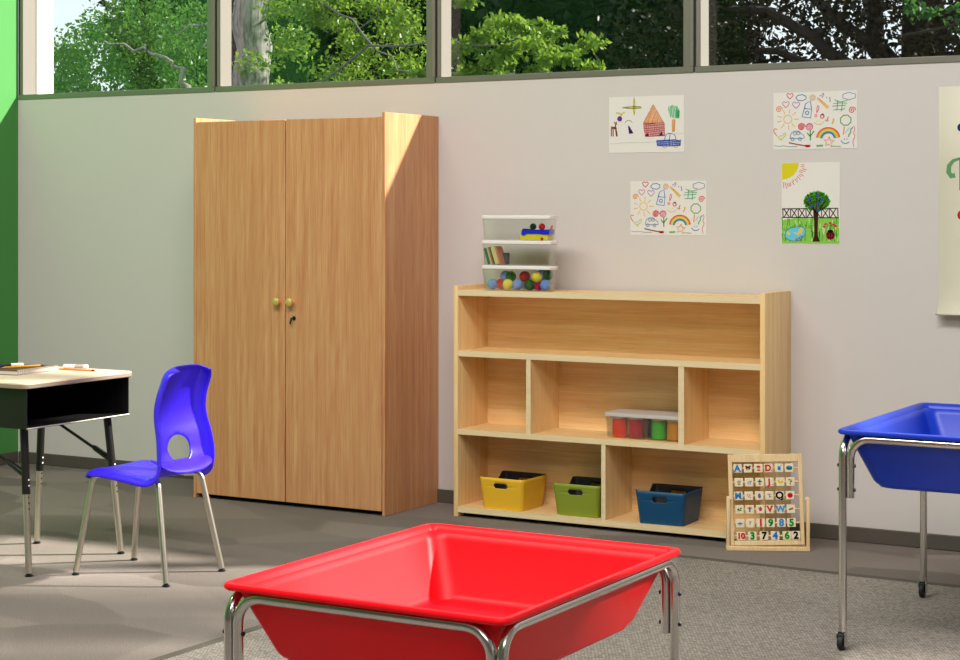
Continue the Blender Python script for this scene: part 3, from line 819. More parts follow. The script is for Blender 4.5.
pics = {  # blobs: (x, y, rx, ry, colour) on a -1..1 tile
 'bear': [(0, .05, .62, .5, BR), (-.5, .5, .22, .22, BK), (.5, .5, .22, .22, BK), (0, -.2, .3, .22, (206, 170, 110)), (-.2, .2, .09, .09, BK), (.2, .2, .09, .09, BK)],
 'cap': [(0, .35, .52, .32, RD), (0, -.1, .36, .3, SK), (0, -.5, .5, .18, RD), (-.12, -.05, .07, .07, BK), (.14, -.05, .07, .07, BK)],
 'pail': [(0, -.15, .42, .48, BL), (0, .35, .5, .14, (90, 170, 230)), (.5, .6, .12, .08, BK)],
 'scene': [(0, 0, .8, .56, (40, 110, 180)), (-.3, -.25, .42, .24, GR), (.3, -.3, .45, .2, (30, 110, 70)), (.1, .3, .2, .14, (120, 180, 220))],
 'reed': [(0, 0, .1, .7, (120, 110, 40)), (-.3, .1, .1, .4, (150, 130, 60)), (.3, .15, .12, .4, (140, 116, 52)), (0, -.5, .4, .1, (110, 90, 40))],
 'sheep': [(0, 0, .55, .36, (196, 192, 190)), (.45, .2, .18, .2, (110, 106, 110)), (-.3, -.45, .07, .2, BK), (.25, -.45, .07, .2, BK)],
 'tree': [(0, .15, .6, .22, GR), (0, .45, .2, .28, GR), (0, -.35, .12, .4, BR), (0, -.55, .34, .1, (150, 60, 50))],
 'corn': [(.1, -.15, .6, .3, YE), (-.4, .2, .28, .4, YE), (.5, .1, .14, .14, GR)],
 'palm': [(.0, -.2, .1, .6, (150, 100, 30)), (-.25, .5, .3, .16, GR), (.3, .45, .26, .14, (200, 180, 40)), (.25, .1, .18, .2, RD), (-.2, -.4, .2, .14, (224, 180, 60))],
 'kite': [(-.3, .25, .2, .2, (220, 120, 120)), (.25, .2, .22, .14, (200, 90, 100)), (-.05, -.2, .3, .14, (190, 150, 150)), (.35, -.4, .2, .14, (216, 130, 130))],
 'pot': [(0, -.1, .4, .5, (116, 104, 140)), (0, .4, .3, .16, PU), (0, -.5, .3, .12, (150, 110, 70))],
 'rake': [(0, 0, .1, .6, (120, 120, 100)), (-.3, .3, .2, .1, (120, 110, 110)), (.3, -.3, .26, .1, (90, 90, 80)), (.35, .3, .14, .14, (150, 130, 90))],
 'disc': [(0, 0, .7, .66, (206, 18, 36)), (.2, .55, .1, .2, GR)],
 'vine': [(-.3, 0, .3, .3, GR), (.2, -.2, .4, .2, (80, 150, 60)), (.35, .3, .22, .2, BK), (-.4, -.4, .2, .16, (190, 200, 120))],
 'doll': [(0, .2, .3, .3, (60, 90, 170)), (0, .55, .2, .14, (180, 80, 40)), (-.4, .35, .2, .16, (200, 110, 50)), (.4, .35, .2, .16, (200, 110, 50)), (0, -.4, .2, .3, (50, 80, 160))],
 'tulip': [(0, -.1, .34, .4, (200, 40, 50)), (0, .45, .16, .2, BK), (-.35, .3, .14, .2, (170, 60, 50)), (.35, .2, .14, .2, (170, 60, 50))],
 'bird': [(0, 0, .55, .2, (150, 96, 40)), (.4, .25, .3, .12, (190, 130, 50)), (-.3, -.2, .3, .1, (110, 70, 36))],
 'ship': [(0, -.1, .75, .18, BL), (0, .15, .3, .14, (110, 170, 216)), (0, -.45, .5, .08, (120, 130, 150))],
 'stick': [(-.05, 0, .09, .62, (80, 66, 50)), (.2, .3, .2, .08, (100, 80, 60))]}
TS = .0345
half_in = fw - bar * .92
for ri, row in enumerate(tiles):
    zr = rows_z[ri]
    rod = part('rod', MB().tube([(-half_in, 0, zr), (half_in, 0, zr)], .0035, 8, TM), M['beech'], A)
    n_ = len(row)
    gap = .0022 if ri < 5 else .0105
    x = -half_in + .004
    for ci, (s, c, serif) in enumerate(row):
        pitch = .0415 if ri < 5 else .0460
        off = (0, .003, .0, .002, .002, .005)[ri] + (0.0, .0, .001, -.0005, .001, 0)[ci]
        xc = -half_in + .005 + off + TS / 2 + ci * pitch
        if xc + TS / 2 > half_in: xc = half_in - TS / 2 - .001
        tl = part('tile', MB().box(xc - TS / 2, xc + TS / 2, -.0075, .0075, zr - TS / 2, zr + TS / 2, .0015, 1, TM), M['tile'], A)
        if c:
            sz = .039 if not serif else .034
            dot = s.endswith('.')
            g = s.rstrip('.')
            me = text_mesh(g, sz * (0.80 if len(g) > 1 else 1.0), bold=.0018 if not serif else .0015)
            bm = MB(); bm.bm.from_mesh(me); bpy.data.meshes.remove(me)
            if dot: bm.sphere((.0142, -.010, 0), .0022, 8, 6)
            if serif:
                bars = {'A': [(-.0125, -.0135), (.0125, -.0135)], 'D': [], 'J': [], 'M': [],
                        'V': [(-.0125, .0135), (.0125, .0135)], 'W': [(-.0155, .0135), (.0155, .0135), (0, .0135)]}[g]
                for bx_, bz_ in bars: bm.box(bx_ * .85 - .0042, bx_ * .85 + .0042, bz_ * .86 - .0013, bz_ * .86 + .0013, -.0006, .0006)
            bmesh.ops.transform(bm.bm, matrix=TM @ T(xc - (.002 if dot else 0), -.0083, zr) @ RX(PI / 2), verts=bm.bm.verts[:])
            part('printed_character', bm, ink(c), tl, smooth=0)
        else:
            bycol = {}
            for (px, pz, rx_, rz_, cc) in pics[s]: bycol.setdefault(cc, []).append((px, pz, rx_, rz_))
            k = 0
            for li, (px, pz, rx_, rz_, cc) in enumerate(pics[s]):
                bm = MB()
                h_ = .0003 + .00012 * li
                bm.loft([[(xc + (px + rx_ * math.cos(R(a))) * TS * .46, y, zr + (pz + rz_ * math.sin(R(a))) * TS * .46) for a in range(0, 360, 30)] for y in (-.0075, -.0075 - h_)], True, True, True, TM)
                part('printed_picture', bm, ink(cc), tl, smooth=0)
for z_ in (.205,):
    for s in (-1, 1):
        part('pivot_pin', MB().lathe([(.005, -.004), (.005, .004)], 12, T(s * (AW / 2 - .0152), .035 - .04, z_) @ RY(PI / 2)), M['beech'], A)

# ------------------------------------------------------------------ drawings on the wall
class Sheet:
    def __init__(self, name, label, x0, x1, zb, zt, corners, group='children\'s drawings on the wall', tilt=0.0):
        self.w, self.h = x1 - x0, zt - zb
        self.o = part(name, MB().box(0, self.w, -.0014, 0, 0, self.h), M['paper'])
        self.o.location = (x0, 0, zb); self.o.rotation_euler = (0, tilt, 0)
        tag(self.o, label, 'drawing', group)
        (ax, ay), (bx_, by_) = corners         # upper left, lower right in sketch units
        self.f = lambda p: ((p[0] - ax) / (bx_ - ax) * self.w, (by_ - p[1]) / (by_ - ay) * self.h)
        self.layer = 0
    def draw(self, name, col, strokes, wid=.0036, fills=(), sharp=False):
        bm = bmesh.new()
        self.layer += 1
        y = -.0016 - .00003 * self.layer
        cl = lambda p: (min(max(p[0], .001), self.w - .001), min(max(p[1], .001), self.h - .001))
        for st_ in strokes:
            P_ = [Vector(cl(self.f(p))) for p in st_]
            # round the polyline a little
            if len(P_) > 2 and not sharp:
                Q = [P_[0]]
                for a, b in zip(P_[:-1], P_[1:]): Q += [a.lerp(b, .25), a.lerp(b, .75)]
                Q.append(P_[-1]); P_ = Q
            prev = None
            for i, p in enumerate(P_):
                d = (P_[min(i + 1, len(P_) - 1)] - P_[max(i - 1, 0)])
                if d.length < 1e-7: d = Vector((1, 0))
                d.normalize(); nn = Vector((-d.y, d.x)) * wid / 2
                a = bm.verts.new((p.x + nn.x, y, p.y + nn.y)); b = bm.verts.new((p.x - nn.x, y, p.y - nn.y))
                if prev: bm.faces.new((prev[0], prev[1], b, a))
                prev = (a, b)
        for poly in fills:
            bm.faces.new([bm.verts.new((q[0], y, q[1])) for q in [cl(self.f(p)) for p in poly]])
        bmesh.ops.recalc_face_normals(bm, faces=bm.faces[:])
        me = bpy.data.meshes.new(name); bm.to_mesh(me); bm.free()
        return part(name, me, ink(col), self.o, smooth=0)
def circ(x, y, rx, ry=None, a0=0, a1=360, st_=30):
    ry = ry or rx
    n = max(2, int(abs(a1 - a0) / st_))
    return [(x + rx * math.cos(R(a0 + (a1 - a0) * k / n)), y - ry * math.sin(R(a0 + (a1 - a0) * k / n))) for k in range(n + 1)]
def spiral(x, y, r, turns=2): return [(x + r * (1 - k / (turns * 10.)) * math.cos(k * PI / 5), y - r * (1 - k / (turns * 10.)) * math.sin(k * PI / 5)) for k in range(turns * 10)]
def hatch(poly, step, ang=90, jit=.3, seed=1):
    """zigzag crayon fill of a polygon"""
    rg = random.Random(seed)
    a = R(ang); d = Vector((math.cos(a), -math.sin(a))); n = Vector((d.y, -d.x))
    P_ = [Vector(p) for p in poly]
    lo = min(p.dot(n) for p in P_); hi = max(p.dot(n) for p in P_)
    out = []; k = lo + step / 2; fl_ = False
    pts = []
    while k < hi:
        xs = []
        for p, q in zip(P_, P_[1:] + P_[:1]):
            u, v = p.dot(n) - k, q.dot(n) - k
            if u * v < 0: xs.append((p + (q - p) * (u / (u - v))).dot(d))
        xs.sort()
        if len(xs) >= 2:
            e = [xs[0] + rg.uniform(-jit, jit) * step, xs[-1] + rg.uniform(-jit, jit) * step]
            if fl_: e.reverse()
            fl_ = not fl_
            out.append([tuple(n * k + d * e[0]), tuple(n * (k + rg.uniform(-.3, .3) * step) + d * e[1])])
        k += step
    return out
def cloud(x, y, w, h, n=7):
    m = n * 5
    return [(x + w * (1 + .16 * abs(math.sin(n * PI * k / m))) * .95 * math.cos(2 * PI * k / m), y - h * (1 + .2 * abs(math.sin(n * PI * k / m))) * .9 * math.sin(2 * PI * k / m)) for k in range(m + 1)]
def heart(x, y, s): return [(x, y + s), (x - s * .9, y + s * .1), (x - s, y - s * .5), (x - s * .5, y - s * .9), (x, y - s * .35), (x + s * .5, y - s * .9), (x + s, y - s * .5), (x + s * .9, y + s * .1), (x, y + s)]

# house drawing
D = Sheet('house_drawing', 'crayon drawing of an orange-roofed red house, tree and blue car', -3.537, -3.174, 1.632, 1.880, ((75, 105), (740, 597)))
D.draw('drawn_star', (206, 200, 84), [[(195, 200), (300, 188), (382, 203), (300, 214), (195, 200)], [(300, 112), (312, 200), (302, 280), (290, 200), (300, 112)], [(225, 206), (370, 206)], [(300, 130), (300, 270)], [(215, 197), (360, 195)]], .0036)
D.draw('drawn_squiggle', (148, 146, 70), [[(232, 210), (250, 200), (262, 212), (280, 202), (296, 213), (318, 202), (340, 212)]], .002)
D.draw('drawn_bow', (206, 200, 40), [[(138, 245), (165, 246), (190, 262), (205, 240), (218, 242)], [(190, 262), (180, 275)]], .006)
D.draw('drawn_bauble', (146, 84, 190), hatch(circ(170, 296, 22, 24), 6, 60), .005)
D.draw('drawn_deer', (132, 70, 40), [[(92, 368), (140, 372)], [(92, 380), (145, 382)], [(96, 386), (96, 450)], [(112, 386), (112, 452)], [(134, 386), (142, 452)], [(128, 380), (140, 392), (148, 452)], [(134, 372), (132, 338)], [(128, 345), (148, 342)], [(132, 336), (122, 325)], [(138, 336), (142, 322)]], .0052)
D.draw('drawn_angel', (84, 40, 126), hatch([(246, 356), (256, 432), (292, 426), (262, 372)], 6, 80), .005)
D.draw('drawn_halo', (90, 86, 80), [circ(252, 338, 32, 26, 5, 175)], .0022)
D.draw('drawn_roof', (226, 140, 60), hatch([(385, 336), (470, 178), (560, 336)], 9, 70) + [[(385, 338), (470, 178), (562, 338), (385, 338)]], .0034, sharp=True)
D.draw('drawn_house_wall', (206, 74, 80), hatch([(382, 345), (568, 345), (572, 455), (400, 458)], 8, 85, seed=3) + hatch([(382, 345), (568, 345), (572, 455), (400, 458)], 18, 5, seed=4) + [[(382, 345), (568, 343), (574, 455), (400, 460), (382, 345)]], .0026, sharp=True)
D.draw('drawn_doorway', (72, 30, 32), hatch([(402, 456), (418, 425), (432, 456)], 7, 90) + hatch([(526, 452), (540, 410), (555, 452)], 7, 90), .004)
D.draw('drawn_tree_crown', (112, 192, 142), hatch([(600, 200), (640, 190), (690, 205), (705, 255), (690, 310), (620, 295), (600, 240)], 11, 80, seed=5), .0044)
D.draw('drawn_tree_shade', (70, 176, 110), hatch([(672, 225), (698, 240), (700, 300), (676, 306)], 7, 90, seed=6), .005)
D.draw('drawn_trunk', (220, 158, 84), [[(638, 315), (640, 425)], [(650, 312), (650, 422)], [(660, 315), (655, 420)]], .005)
D.draw('drawn_car', (44, 96, 206), hatch([(500, 495), (712, 492), (710, 546), (505, 546)], 9, 85, seed=8) + hatch([(500, 495), (712, 492), (710, 546), (505, 546)], 16, 4, seed=9) + [[(568, 492), (584, 440), (624, 432), (664, 450), (668, 494)], [(620, 435), (612, 490)], [(500, 495), (712, 490), (708, 546), (505, 544), (500, 495)]], .0030)
D.draw('drawn_wheel', (156, 152, 150), [circ(572, 548, 16, 14, 180, 360), circ(668, 546, 16, 14, 180, 360)], .002)
D.draw('drawn_ground_line', (190, 196, 180), [[(82, 518), (240, 508), (400, 512), (500, 505)], [(600, 440), (735, 440)]], .0015)

# doodle sheets (two alike)
def doodle(sh):
    d = sh.draw
    d('drawn_heart', (206, 66, 76), [heart(224, 130, 28)]); d('drawn_cloud', (66, 130, 196), [cloud(322, 150, 42, 26)]); d('drawn_button', (214, 172, 132), [circ(421, 152, 24), circ(421, 152, 12)])
    d('drawn_heart', (206, 130, 170), [heart(188, 204, 30)]); d('drawn_heart', (178, 132, 186), [heart(278, 212, 32)])
    d('drawn_spiral', (222, 134, 66), [spiral(127, 248, 30)])
    d('drawn_sun', (228, 190, 84), [circ(205, 338, 37)] + [[(205 + 55 * math.cos(R(a)), 338 - 50 * math.sin(R(a))), (205 + 98 * math.cos(R(a)), 338 - 92 * math.sin(R(a)))] for a in (0, 42, 78, 115, 160, 195, 235, 275, 310)])
    d('drawn_house', (64, 132, 196), [[(350, 245), (330, 320), (405, 330), (413, 255), (350, 245)], [(350, 245), (360, 205), (403, 180), (413, 255)], circ(374, 285, 15)], .0040, sharp=True)
    d('drawn_squiggle', (170, 130, 196), [[(480, 140), (500, 135), (515, 110), (520, 135), (500, 155)], [(538, 150), (548, 158)], [(565, 160), (575, 152), (568, 172), (580, 185), (566, 192)]])
    d('drawn_pencil', (232, 184, 90), [[(462, 155), (475, 160), (566, 240), (550, 254), (470, 172), (462, 155)], [(480, 168), (555, 245)]], sharp=True)
    d('drawn_grid', (104, 186, 138), [[(590, 232), (710, 228)], [(600, 265), (690, 262), (700, 250)], [(640, 180), (630, 270)], [(680, 190), (670, 280)], [(610, 175), (650, 200), (720, 185)], [(600, 210), (660, 205), (720, 210)]])
    d('drawn_cloud', (140, 160, 196), [cloud(735, 148, 54, 30, 6)], .0034)
    d('drawn_mark', (226, 108, 140), [[(462, 225), (478, 230), (474, 260), (455, 295), (460, 250), (462, 225)], circ(450, 312, 10)])
    d('drawn_note', (222, 74, 60), [circ(505, 320, 16), [(520, 330), (515, 290), (490, 310)], [(560, 325), (545, 345), (560, 355), (545, 365), (530, 350)]])
    d('drawn_spiral', (218, 74, 84), [spiral(760, 272, 32)]); d('drawn_banana', (222, 180, 70), [[(600, 340), (604, 355), (588, 388)]], .006)
    d('drawn_tree_crown', (84, 150, 66), [cloud(706, 358, 44, 44, 8)]); d('drawn_trunk', (220, 150, 96), [[(694, 415), (686, 485)]], .005)
    d('drawn_smile', (216, 200, 110), [circ(475, 350, 48, 42, 205, 335), [(460, 355), (462, 365)], [(485, 352), (487, 362)]], .003)
    d('drawn_rose', (214, 60, 74), [spiral(325, 408, 34, 3)]); d('drawn_rose', (224, 116, 146), [spiral(394, 408, 28), circ(394, 408, 30)])
    d('drawn_stem', (84, 160, 74), [[(402, 440), (402, 530)], [(402, 495), (380, 470), (378, 460)], [(402, 490), (425, 460), (435, 445)]], .005)
    d('drawn_cane', (222, 116, 84), [[(110, 485), (90, 460), (75, 435), (88, 418), (112, 425)]]); d('drawn_bird', (200, 206, 96), [[(118, 500), (140, 515), (175, 495), (190, 465), (172, 455), (168, 475)], [(118, 500), (125, 488), (165, 480)], [(140, 518), (158, 522)]])
    d('drawn_car', (140, 166, 200), [[(225, 510), (228, 478), (245, 450), (290, 440), (318, 462), (352, 490), (345, 512), (225, 510)], circ(248, 515, 14), circ(312, 515, 14), circ(268, 465, 14), circ(298, 463, 14)], .0034)
    for k, c in enumerate(((222, 84, 66), (236, 160, 70), (232, 214, 90), (104, 182, 110), (80, 110, 186))):
        d('drawn_rainbow_band', c, [[(x, y) for x, y in circ(556, 520, 100 - 11 * k, 100 - 11 * k, 8, 172, 14)]], .0054)
    d('drawn_star', (236, 146, 84), [[(562 + (46 if k % 2 == 0 else 20) * math.sin(k * PI / 5 + .1), 546 - (44 if k % 2 == 0 else 20) * math.cos(k * PI / 5 + .1)) for k in range(11)]], sharp=True)
    d('drawn_wave', (120, 170, 130), [[(768, 420), (745, 445), (752, 465), (735, 480), (730, 505)]], .005); d('drawn_wave', (160, 190, 214), [[(735, 425), (720, 445), (705, 470)]], .003)
    d('drawn_wave', (226, 134, 160), [[(775, 410), (786, 440), (770, 470), (788, 500), (765, 540), (775, 590)]], .0034); d('drawn_smile', (100, 140, 196), [circ(705, 520, 42, 42, 200, 320), [(694, 520), (696, 530)], [(716, 518), (718, 528)]])
    d('drawn_brush', (156, 92, 60), [[(215, 546), (300, 565), (360, 575)]], .005); d('drawn_brush_tip', (216, 40, 44), [[(355, 575), (385, 574), (405, 578)], [(362, 582), (395, 582)]], .007)
    d('drawn_wave', (150, 168, 190), [[(85, 568), (130, 578), (160, 570), (220, 582), (290, 580)]], .0026); d('drawn_dash', (110, 182, 90), [[(455, 578), (512, 576)]], .007); d('drawn_dash', (140, 186, 110), [[(580, 588), (600, 582), (665, 586)]], .003)
doodle(Sheet('doodle_drawing', 'sheet of colourful doodles hung highest, directly above the tree drawing', -2.762, -2.395, 1.634, 1.875, ((78, 100), (803, 606))))
doodle(Sheet('doodle_drawing', 'sheet of colourful doodles hung below the red house drawing', -3.432, -3.070, 1.267, 1.505, ((78, 100), (803, 606))))

# tree drawing
D = Sheet('tree_drawing', 'painted portrait sheet with a fruit tree, fence and yellow corner sun', -2.725, -2.469, 1.236, 1.578, ((80, 53), (485, 618)))
D.draw('drawn_sun', (222, 206, 40), [], fills=[[(82, 56)] + [(80 + 120 * math.cos(R(a)), 54 + 118 * math.sin(R(a))) for a in range(0, 91, 10)]])
rg = random.Random(4)
D.draw('drawn_sun_rays', (214, 112, 100), [[(80 + r0 * math.cos(R(a)), 54 + r0 * math.sin(R(a))), (80 + r1 * math.cos(R(a + rg.uniform(-3, 3))), 54 + r1 * math.sin(R(a)))] for a in range(6, 88, 5) for r0, r1 in [(rg.uniform(132, 150), rg.uniform(160, 190))]], .003)
D.draw('drawn_lawn', (140, 200, 84), [], fills=[[(82, 455), (180, 440), (300, 442), (480, 440), (482, 616), (82, 616)]])
D.draw('drawn_grass', (78, 168, 40), [[(x, y), (x + rg.uniform(-8, 8), y - rg.uniform(20, 55))] for k in range(70) for x, y in [(rg.uniform(84, 480), rg.uniform(480, 612))]], .0042)
D.draw('drawn_grass', (226, 230, 190), [[(x, y), (x + rg.uniform(-6, 6), y - rg.uniform(15, 45))] for k in range(34) for x, y in [(rg.uniform(84, 480), rg.uniform(470, 600))]], .003)
D.draw('drawn_fence', (60, 30, 24), [[(82, 436), (478, 438)], [(82, 376), (470, 372)]] + [s_ for k in range(7) for x0_ in [88 + k * 54] for s_ in ([(x0_, 374), (x0_ + 2, 438)], [(x0_ + 6, 376), (x0_ + 48, 436)], [(x0_ + 46, 374), (x0_ + 8, 436)])] + [[(470, 370), (472, 438)]], .0042)
D.draw('drawn_tree_crown', (92, 190, 50), hatch(circ(325, 325, 92, 72), 7, 70, .9, 2) + hatch(circ(325, 325, 88, 68), 11, 20, .9, 3), .0046)
D.draw('drawn_tree_crown', (48, 140, 30), [[(x, y), (x + rg.uniform(-14, 14), y + rg.uniform(-18, 18))] for k in range(40) for a, q in [(rg.uniform(0, 6.28), rg.uniform(0, 1) ** .5)] for x, y in [(325 + 84 * q * math.cos(a), 325 + 66 * q * math.sin(a))]], .0044)
D.draw('drawn_trunk', (62, 34, 26), [[(318, 400), (330, 300), (322, 262)], [(318, 400), (265, 340), (245, 325)], [(318, 400), (290, 340), (262, 275)], [(320, 405), (370, 345), (388, 320)], [(320, 405), (385, 360)], [(330, 360), (352, 300)]], .0052, fills=[[(300, 395), (338, 395), (334, 470), (332, 560), (350, 604), (296, 604), (308, 560), (308, 470)]])
D.draw('drawn_fruit', (44, 84, 166), [], fills=[circ(a, b, 11, 12)[:-1] for a, b in ((276, 305), (330, 286), (362, 312), (288, 356), (334, 342), (336, 388))])
D.draw('drawn_pond', (110, 200, 224), [], fills=[[(105, 540), (135, 510), (200, 500), (240, 505), (250, 540), (232, 575), (200, 600), (150, 602), (105, 580)]])
D.draw('drawn_duck', (236, 200, 70), [], fills=[[(160, 540), (190, 545), (215, 505), (232, 515), (220, 545), (190, 560)], circ(128, 547, 12, 12)[:-1]])
D.draw('drawn_stones', (120, 90, 60), [circ(a, b, 6) for a, b in ((185, 590), (205, 580), (222, 570), (215, 595))], .003)
D.draw('drawn_pond_edge', (60, 110, 150), [[(105, 540), (135, 510), (200, 500), (240, 505), (250, 540), (232, 575), (200, 600), (150, 602), (105, 580), (105, 540)]], .0026)
D.draw('drawn_ladybird', (150, 24, 32), [], fills=[circ(420, 558, 32, 32)[:-1]])
D.draw('drawn_ladybird_spots', (40, 16, 18), [[(420, 530), (420, 590)], circ(405, 550, 4), circ(438, 552, 4), circ(407, 574, 4), circ(436, 575, 4)], .004, fills=[circ(420, 532, 22, 12)[:-1]])
D.draw('drawn_flowers', (206, 50, 70), [], fills=[circ(a, b, 11, 8)[:-1] for a, b in ((378, 500), (388, 482), (418, 475), (442, 485), (456, 495))])

# poster with a curled foot
pt = MB()
prof_ = [(-.004, .925)] + [(-.004, .93 - 0.0)]
pw = .62
path = [(-.0025, 0.925 + .0), (-.0025, .6), (-.003, .25), (-.005, .12), (-.010, .06), (-.020, .025), (-.034, .006), (-.048, .001), (-.060, .006)]
ring = lambda x: [(x, y, z) for y, z in path]
t_ = bmesh.new()
A_ = [t_.verts.new(p) for p in ring(0)]; B_ = [t_.verts.new(p) for p in ring(pw)]
for i in range(len(path) - 1): t_.faces.new((A_[i], A_[i + 1], B_[i + 1], B_[i]))
bmesh.ops.recalc_face_normals(t_, faces=t_.faces[:])
me = bpy.data.meshes.new('poster'); t_.to_mesh(me); t_.free()
po = part('poster', me, M['poster'], smooth=60)
md = po.modifiers.new('thick', 'SOLIDIFY'); md.thickness = .0015; md.offset = 0
po.location = (-2.0525, -.001, .953)
tag(po, 'tall cream paper poster with coloured letters curling at its foot, right edge of view', 'poster')
def pdraw(name, col, polys):
    bm = bmesh.new()
    for poly in polys:
        bm.faces.new([bm.verts.new((x, -.0042, z)) for x, z in poly])
    bmesh.ops.recalc_face_normals(bm, faces=bm.faces[:])
    me = bpy.data.meshes.new(name); bm.to_mesh(me); bm.free()
    return part(name, me, ink(col), po, smooth=0)
def band(pts, w):
    L_, R_ = [], []
    for i, p in enumerate(pts):
        a = Vector(pts[max(i - 1, 0)]); b = Vector(pts[min(i + 1, len(pts) - 1)]); d = (b - a).normalized(); n = Vector((-d.y, d.x)) * w[i] / 2
        L_.append((p[0] + n.x, p[1] + n.y)); R_.append((p[0] - n.x, p[1] - n.y))
    return [[L_[i], L_[i + 1], R_[i + 1], R_[i]] for i in range(len(pts) - 1)]
pdraw('printed_letter', (104, 156, 104), band([(.066, .566), (.05, .562), (.040, .578), (.042, .604), (.058, .624), (.082, .632), (.110, .632)], [.020, .02, .020, .018, .014, .010, .010]) + [[(.083, .505), (.099, .505), (.099, .632), (.083, .632)]])
pdraw('printed_dot', (34, 56, 110), [[(.088 + .013 * math.cos(R(a)), .758 + .016 * math.sin(R(a))) for a in range(0, 360, 30)]])
pdraw('printed_dot', (206, 34, 44), [[(.093 + .018 * math.cos(R(a)), .404 + .020 * math.sin(R(a))) for a in range(0, 360, 30)]])

# ------------------------------------------------------------------ outside
struct('ground', MB().box(-40, 20, 0.36, 45, -0.4, -0.15), M['ground'])
nrg = np.random.default_rng(11)
def leaf_mesh(name, cen, size, droop=0.25):
    """one folded leaf per centre; cen (n,3), size (n,)"""
    n = len(cen)
    d = nrg.normal(size=(n, 3)); d[:, 2] -= droop; d /= np.linalg.norm(d, axis=1)[:, None]
    u = nrg.normal(size=(n, 3)); u[:, 2] += 0.8
    s = np.cross(d, u); s /= np.linalg.norm(s, axis=1)[:, None]
    up = np.cross(s, d)
    L_ = size[:, None]
    b = cen; tip = cen + d * L_; m = cen + d * L_ * .45
    l = m + s * L_ * .30 + up * L_ * .07; r = m - s * L_ * .30 + up * L_ * .07
    v = np.stack([b, l, tip, r], 1).reshape(-1, 3)
    me = bpy.data.meshes.new(name)
    me.vertices.add(4 * n); me.vertices.foreach_set('co', v.ravel())
    i = np.arange(n) * 4
    tri = np.stack([i, i + 1, i + 2, i, i + 2, i + 3], 1).ravel()
    me.loops.add(6 * n); me.loops.foreach_set('vertex_index', tri)
    me.polygons.add(2 * n); me.polygons.foreach_set('loop_start', np.arange(2 * n) * 3)
    me.update(calc_edges=True); me.validate()
    return me
def clumps(centres, radii, per, flat_=0.7):
    out = []
    for c, r_ in zip(centres, radii):
        q = nrg.normal(size=(per, 3)); q /= np.linalg.norm(q, axis=1)[:, None]
        q *= (nrg.random(per) ** .45)[:, None] * r_
        q[:, 2] *= flat_
        out.append(q + np.array(c))
    return np.concatenate(out)
def limb(pts, r0, r1, n=9, jig=.04, seed=1):
    rg_ = random.Random(seed)
    P_ = [Vector(p) for p in pts]
    Q = []
    for a, b in zip(P_[:-1], P_[1:]):
        for k in range(4):
            q = a.lerp(b, k / 4)
            if k: q += Vector((rg_.uniform(-jig, jig), rg_.uniform(-jig, jig), rg_.uniform(-jig, jig)))
            Q.append(q)
    Q.append(P_[-1])
    m = len(Q)
    return MB().tube(Q, [r0 + (r1 - r0) * i / (m - 1) for i in range(m)], n)
def tree(name, label, base, trunk, branches, cen, size, lmat, bmat, twig=None):
    b = Vector(base)
    o = thing(name, label, 'tree', base, 0, 'trees outside the windows')
    part('trunk', limb([Vector(p) - b for p in trunk[0]], trunk[1], trunk[2], 12, .05), bmat, o)
    for i, (pts, r0, r1) in enumerate(branches):
        part('branch', limb([Vector(p) - b for p in pts], r0, r1, 7, .05, i), twig or bmat, o)
    part('foliage', leaf_mesh('foliage', cen - np.array(base), size), lmat, o, smooth=0)
    return o
U = nrg.uniform
# bright beech seen through the second and third panes
cs, rs = [], []
for k in range(74):                                   # sprays of the second pane
    y = U(4.4, 6.2); u_ = U(0, 1)
    x0_ = -8.52 - (y - 4) * .77; x1_ = -7.05 - (y - 4) * .62
    cs.append((x0_ + (x1_ - x0_) * u_ ** .9, y, U(2.1, 3.7) if u_ < .66 else U(2.8, 3.9) if u_ < .85 or k % 3 else U(2.5, 2.9))); rs.append(U(.13, .26))
for k in range(36):                                   # lower branch crossing into the third pane
    f = U(0, 1)
    cs.append((-6.95 + f * 1.3 + U(-.08, .08), 4.1 + U(-.35, .35), 2.27 + .10 * f + .50 * math.sin(f * 2.4 + .3) * U(0, 1.0))); rs.append(U(.06, .13))
for k in range(6):
    cs.append((-6.72 + U(-.1, .15), 4.0, 2.93 + U(-.05, .1))); rs.append(.10)
c = clumps(cs, rs, 150, .5)
tree('beech_tree', 'sunlit yellow-green beech with a grey trunk behind the second and third panes', (-9.25, 4.9, -.15),
     ([(-9.2, 4.9, -.15), (-9.23, 4.9, 1.4), (-9.26, 4.9, 2.3), (-9.22, 4.9, 3.2), (-9.0, 5.0, 5.0)], .19, .13),
     [([(-9.2, 4.9, 2.0), (-7.6, 4.2, 2.62), (-6.6, 4.0, 2.56), (-5.8, 4.0, 2.62)], .011, .005), ([(-9.2, 4.9, 2.9), (-8.3, 4.5, 3.1), (-7.7, 4.3, 2.7), (-7.2, 4.2, 2.4)], .011, .005), ([(-9.2, 4.9, 2.1), (-8.5, 5.0, 2.5), (-8.0, 5.0, 3.1)], .010, .005), ([(-7.0, 4.1, 2.42), (-6.3, 4.0, 2.35), (-5.85, 4.0, 2.30)], .012, .005)],
     c, U(.032, .060, len(c)), M['leaf_bright'], M['bark'], M['twig'])
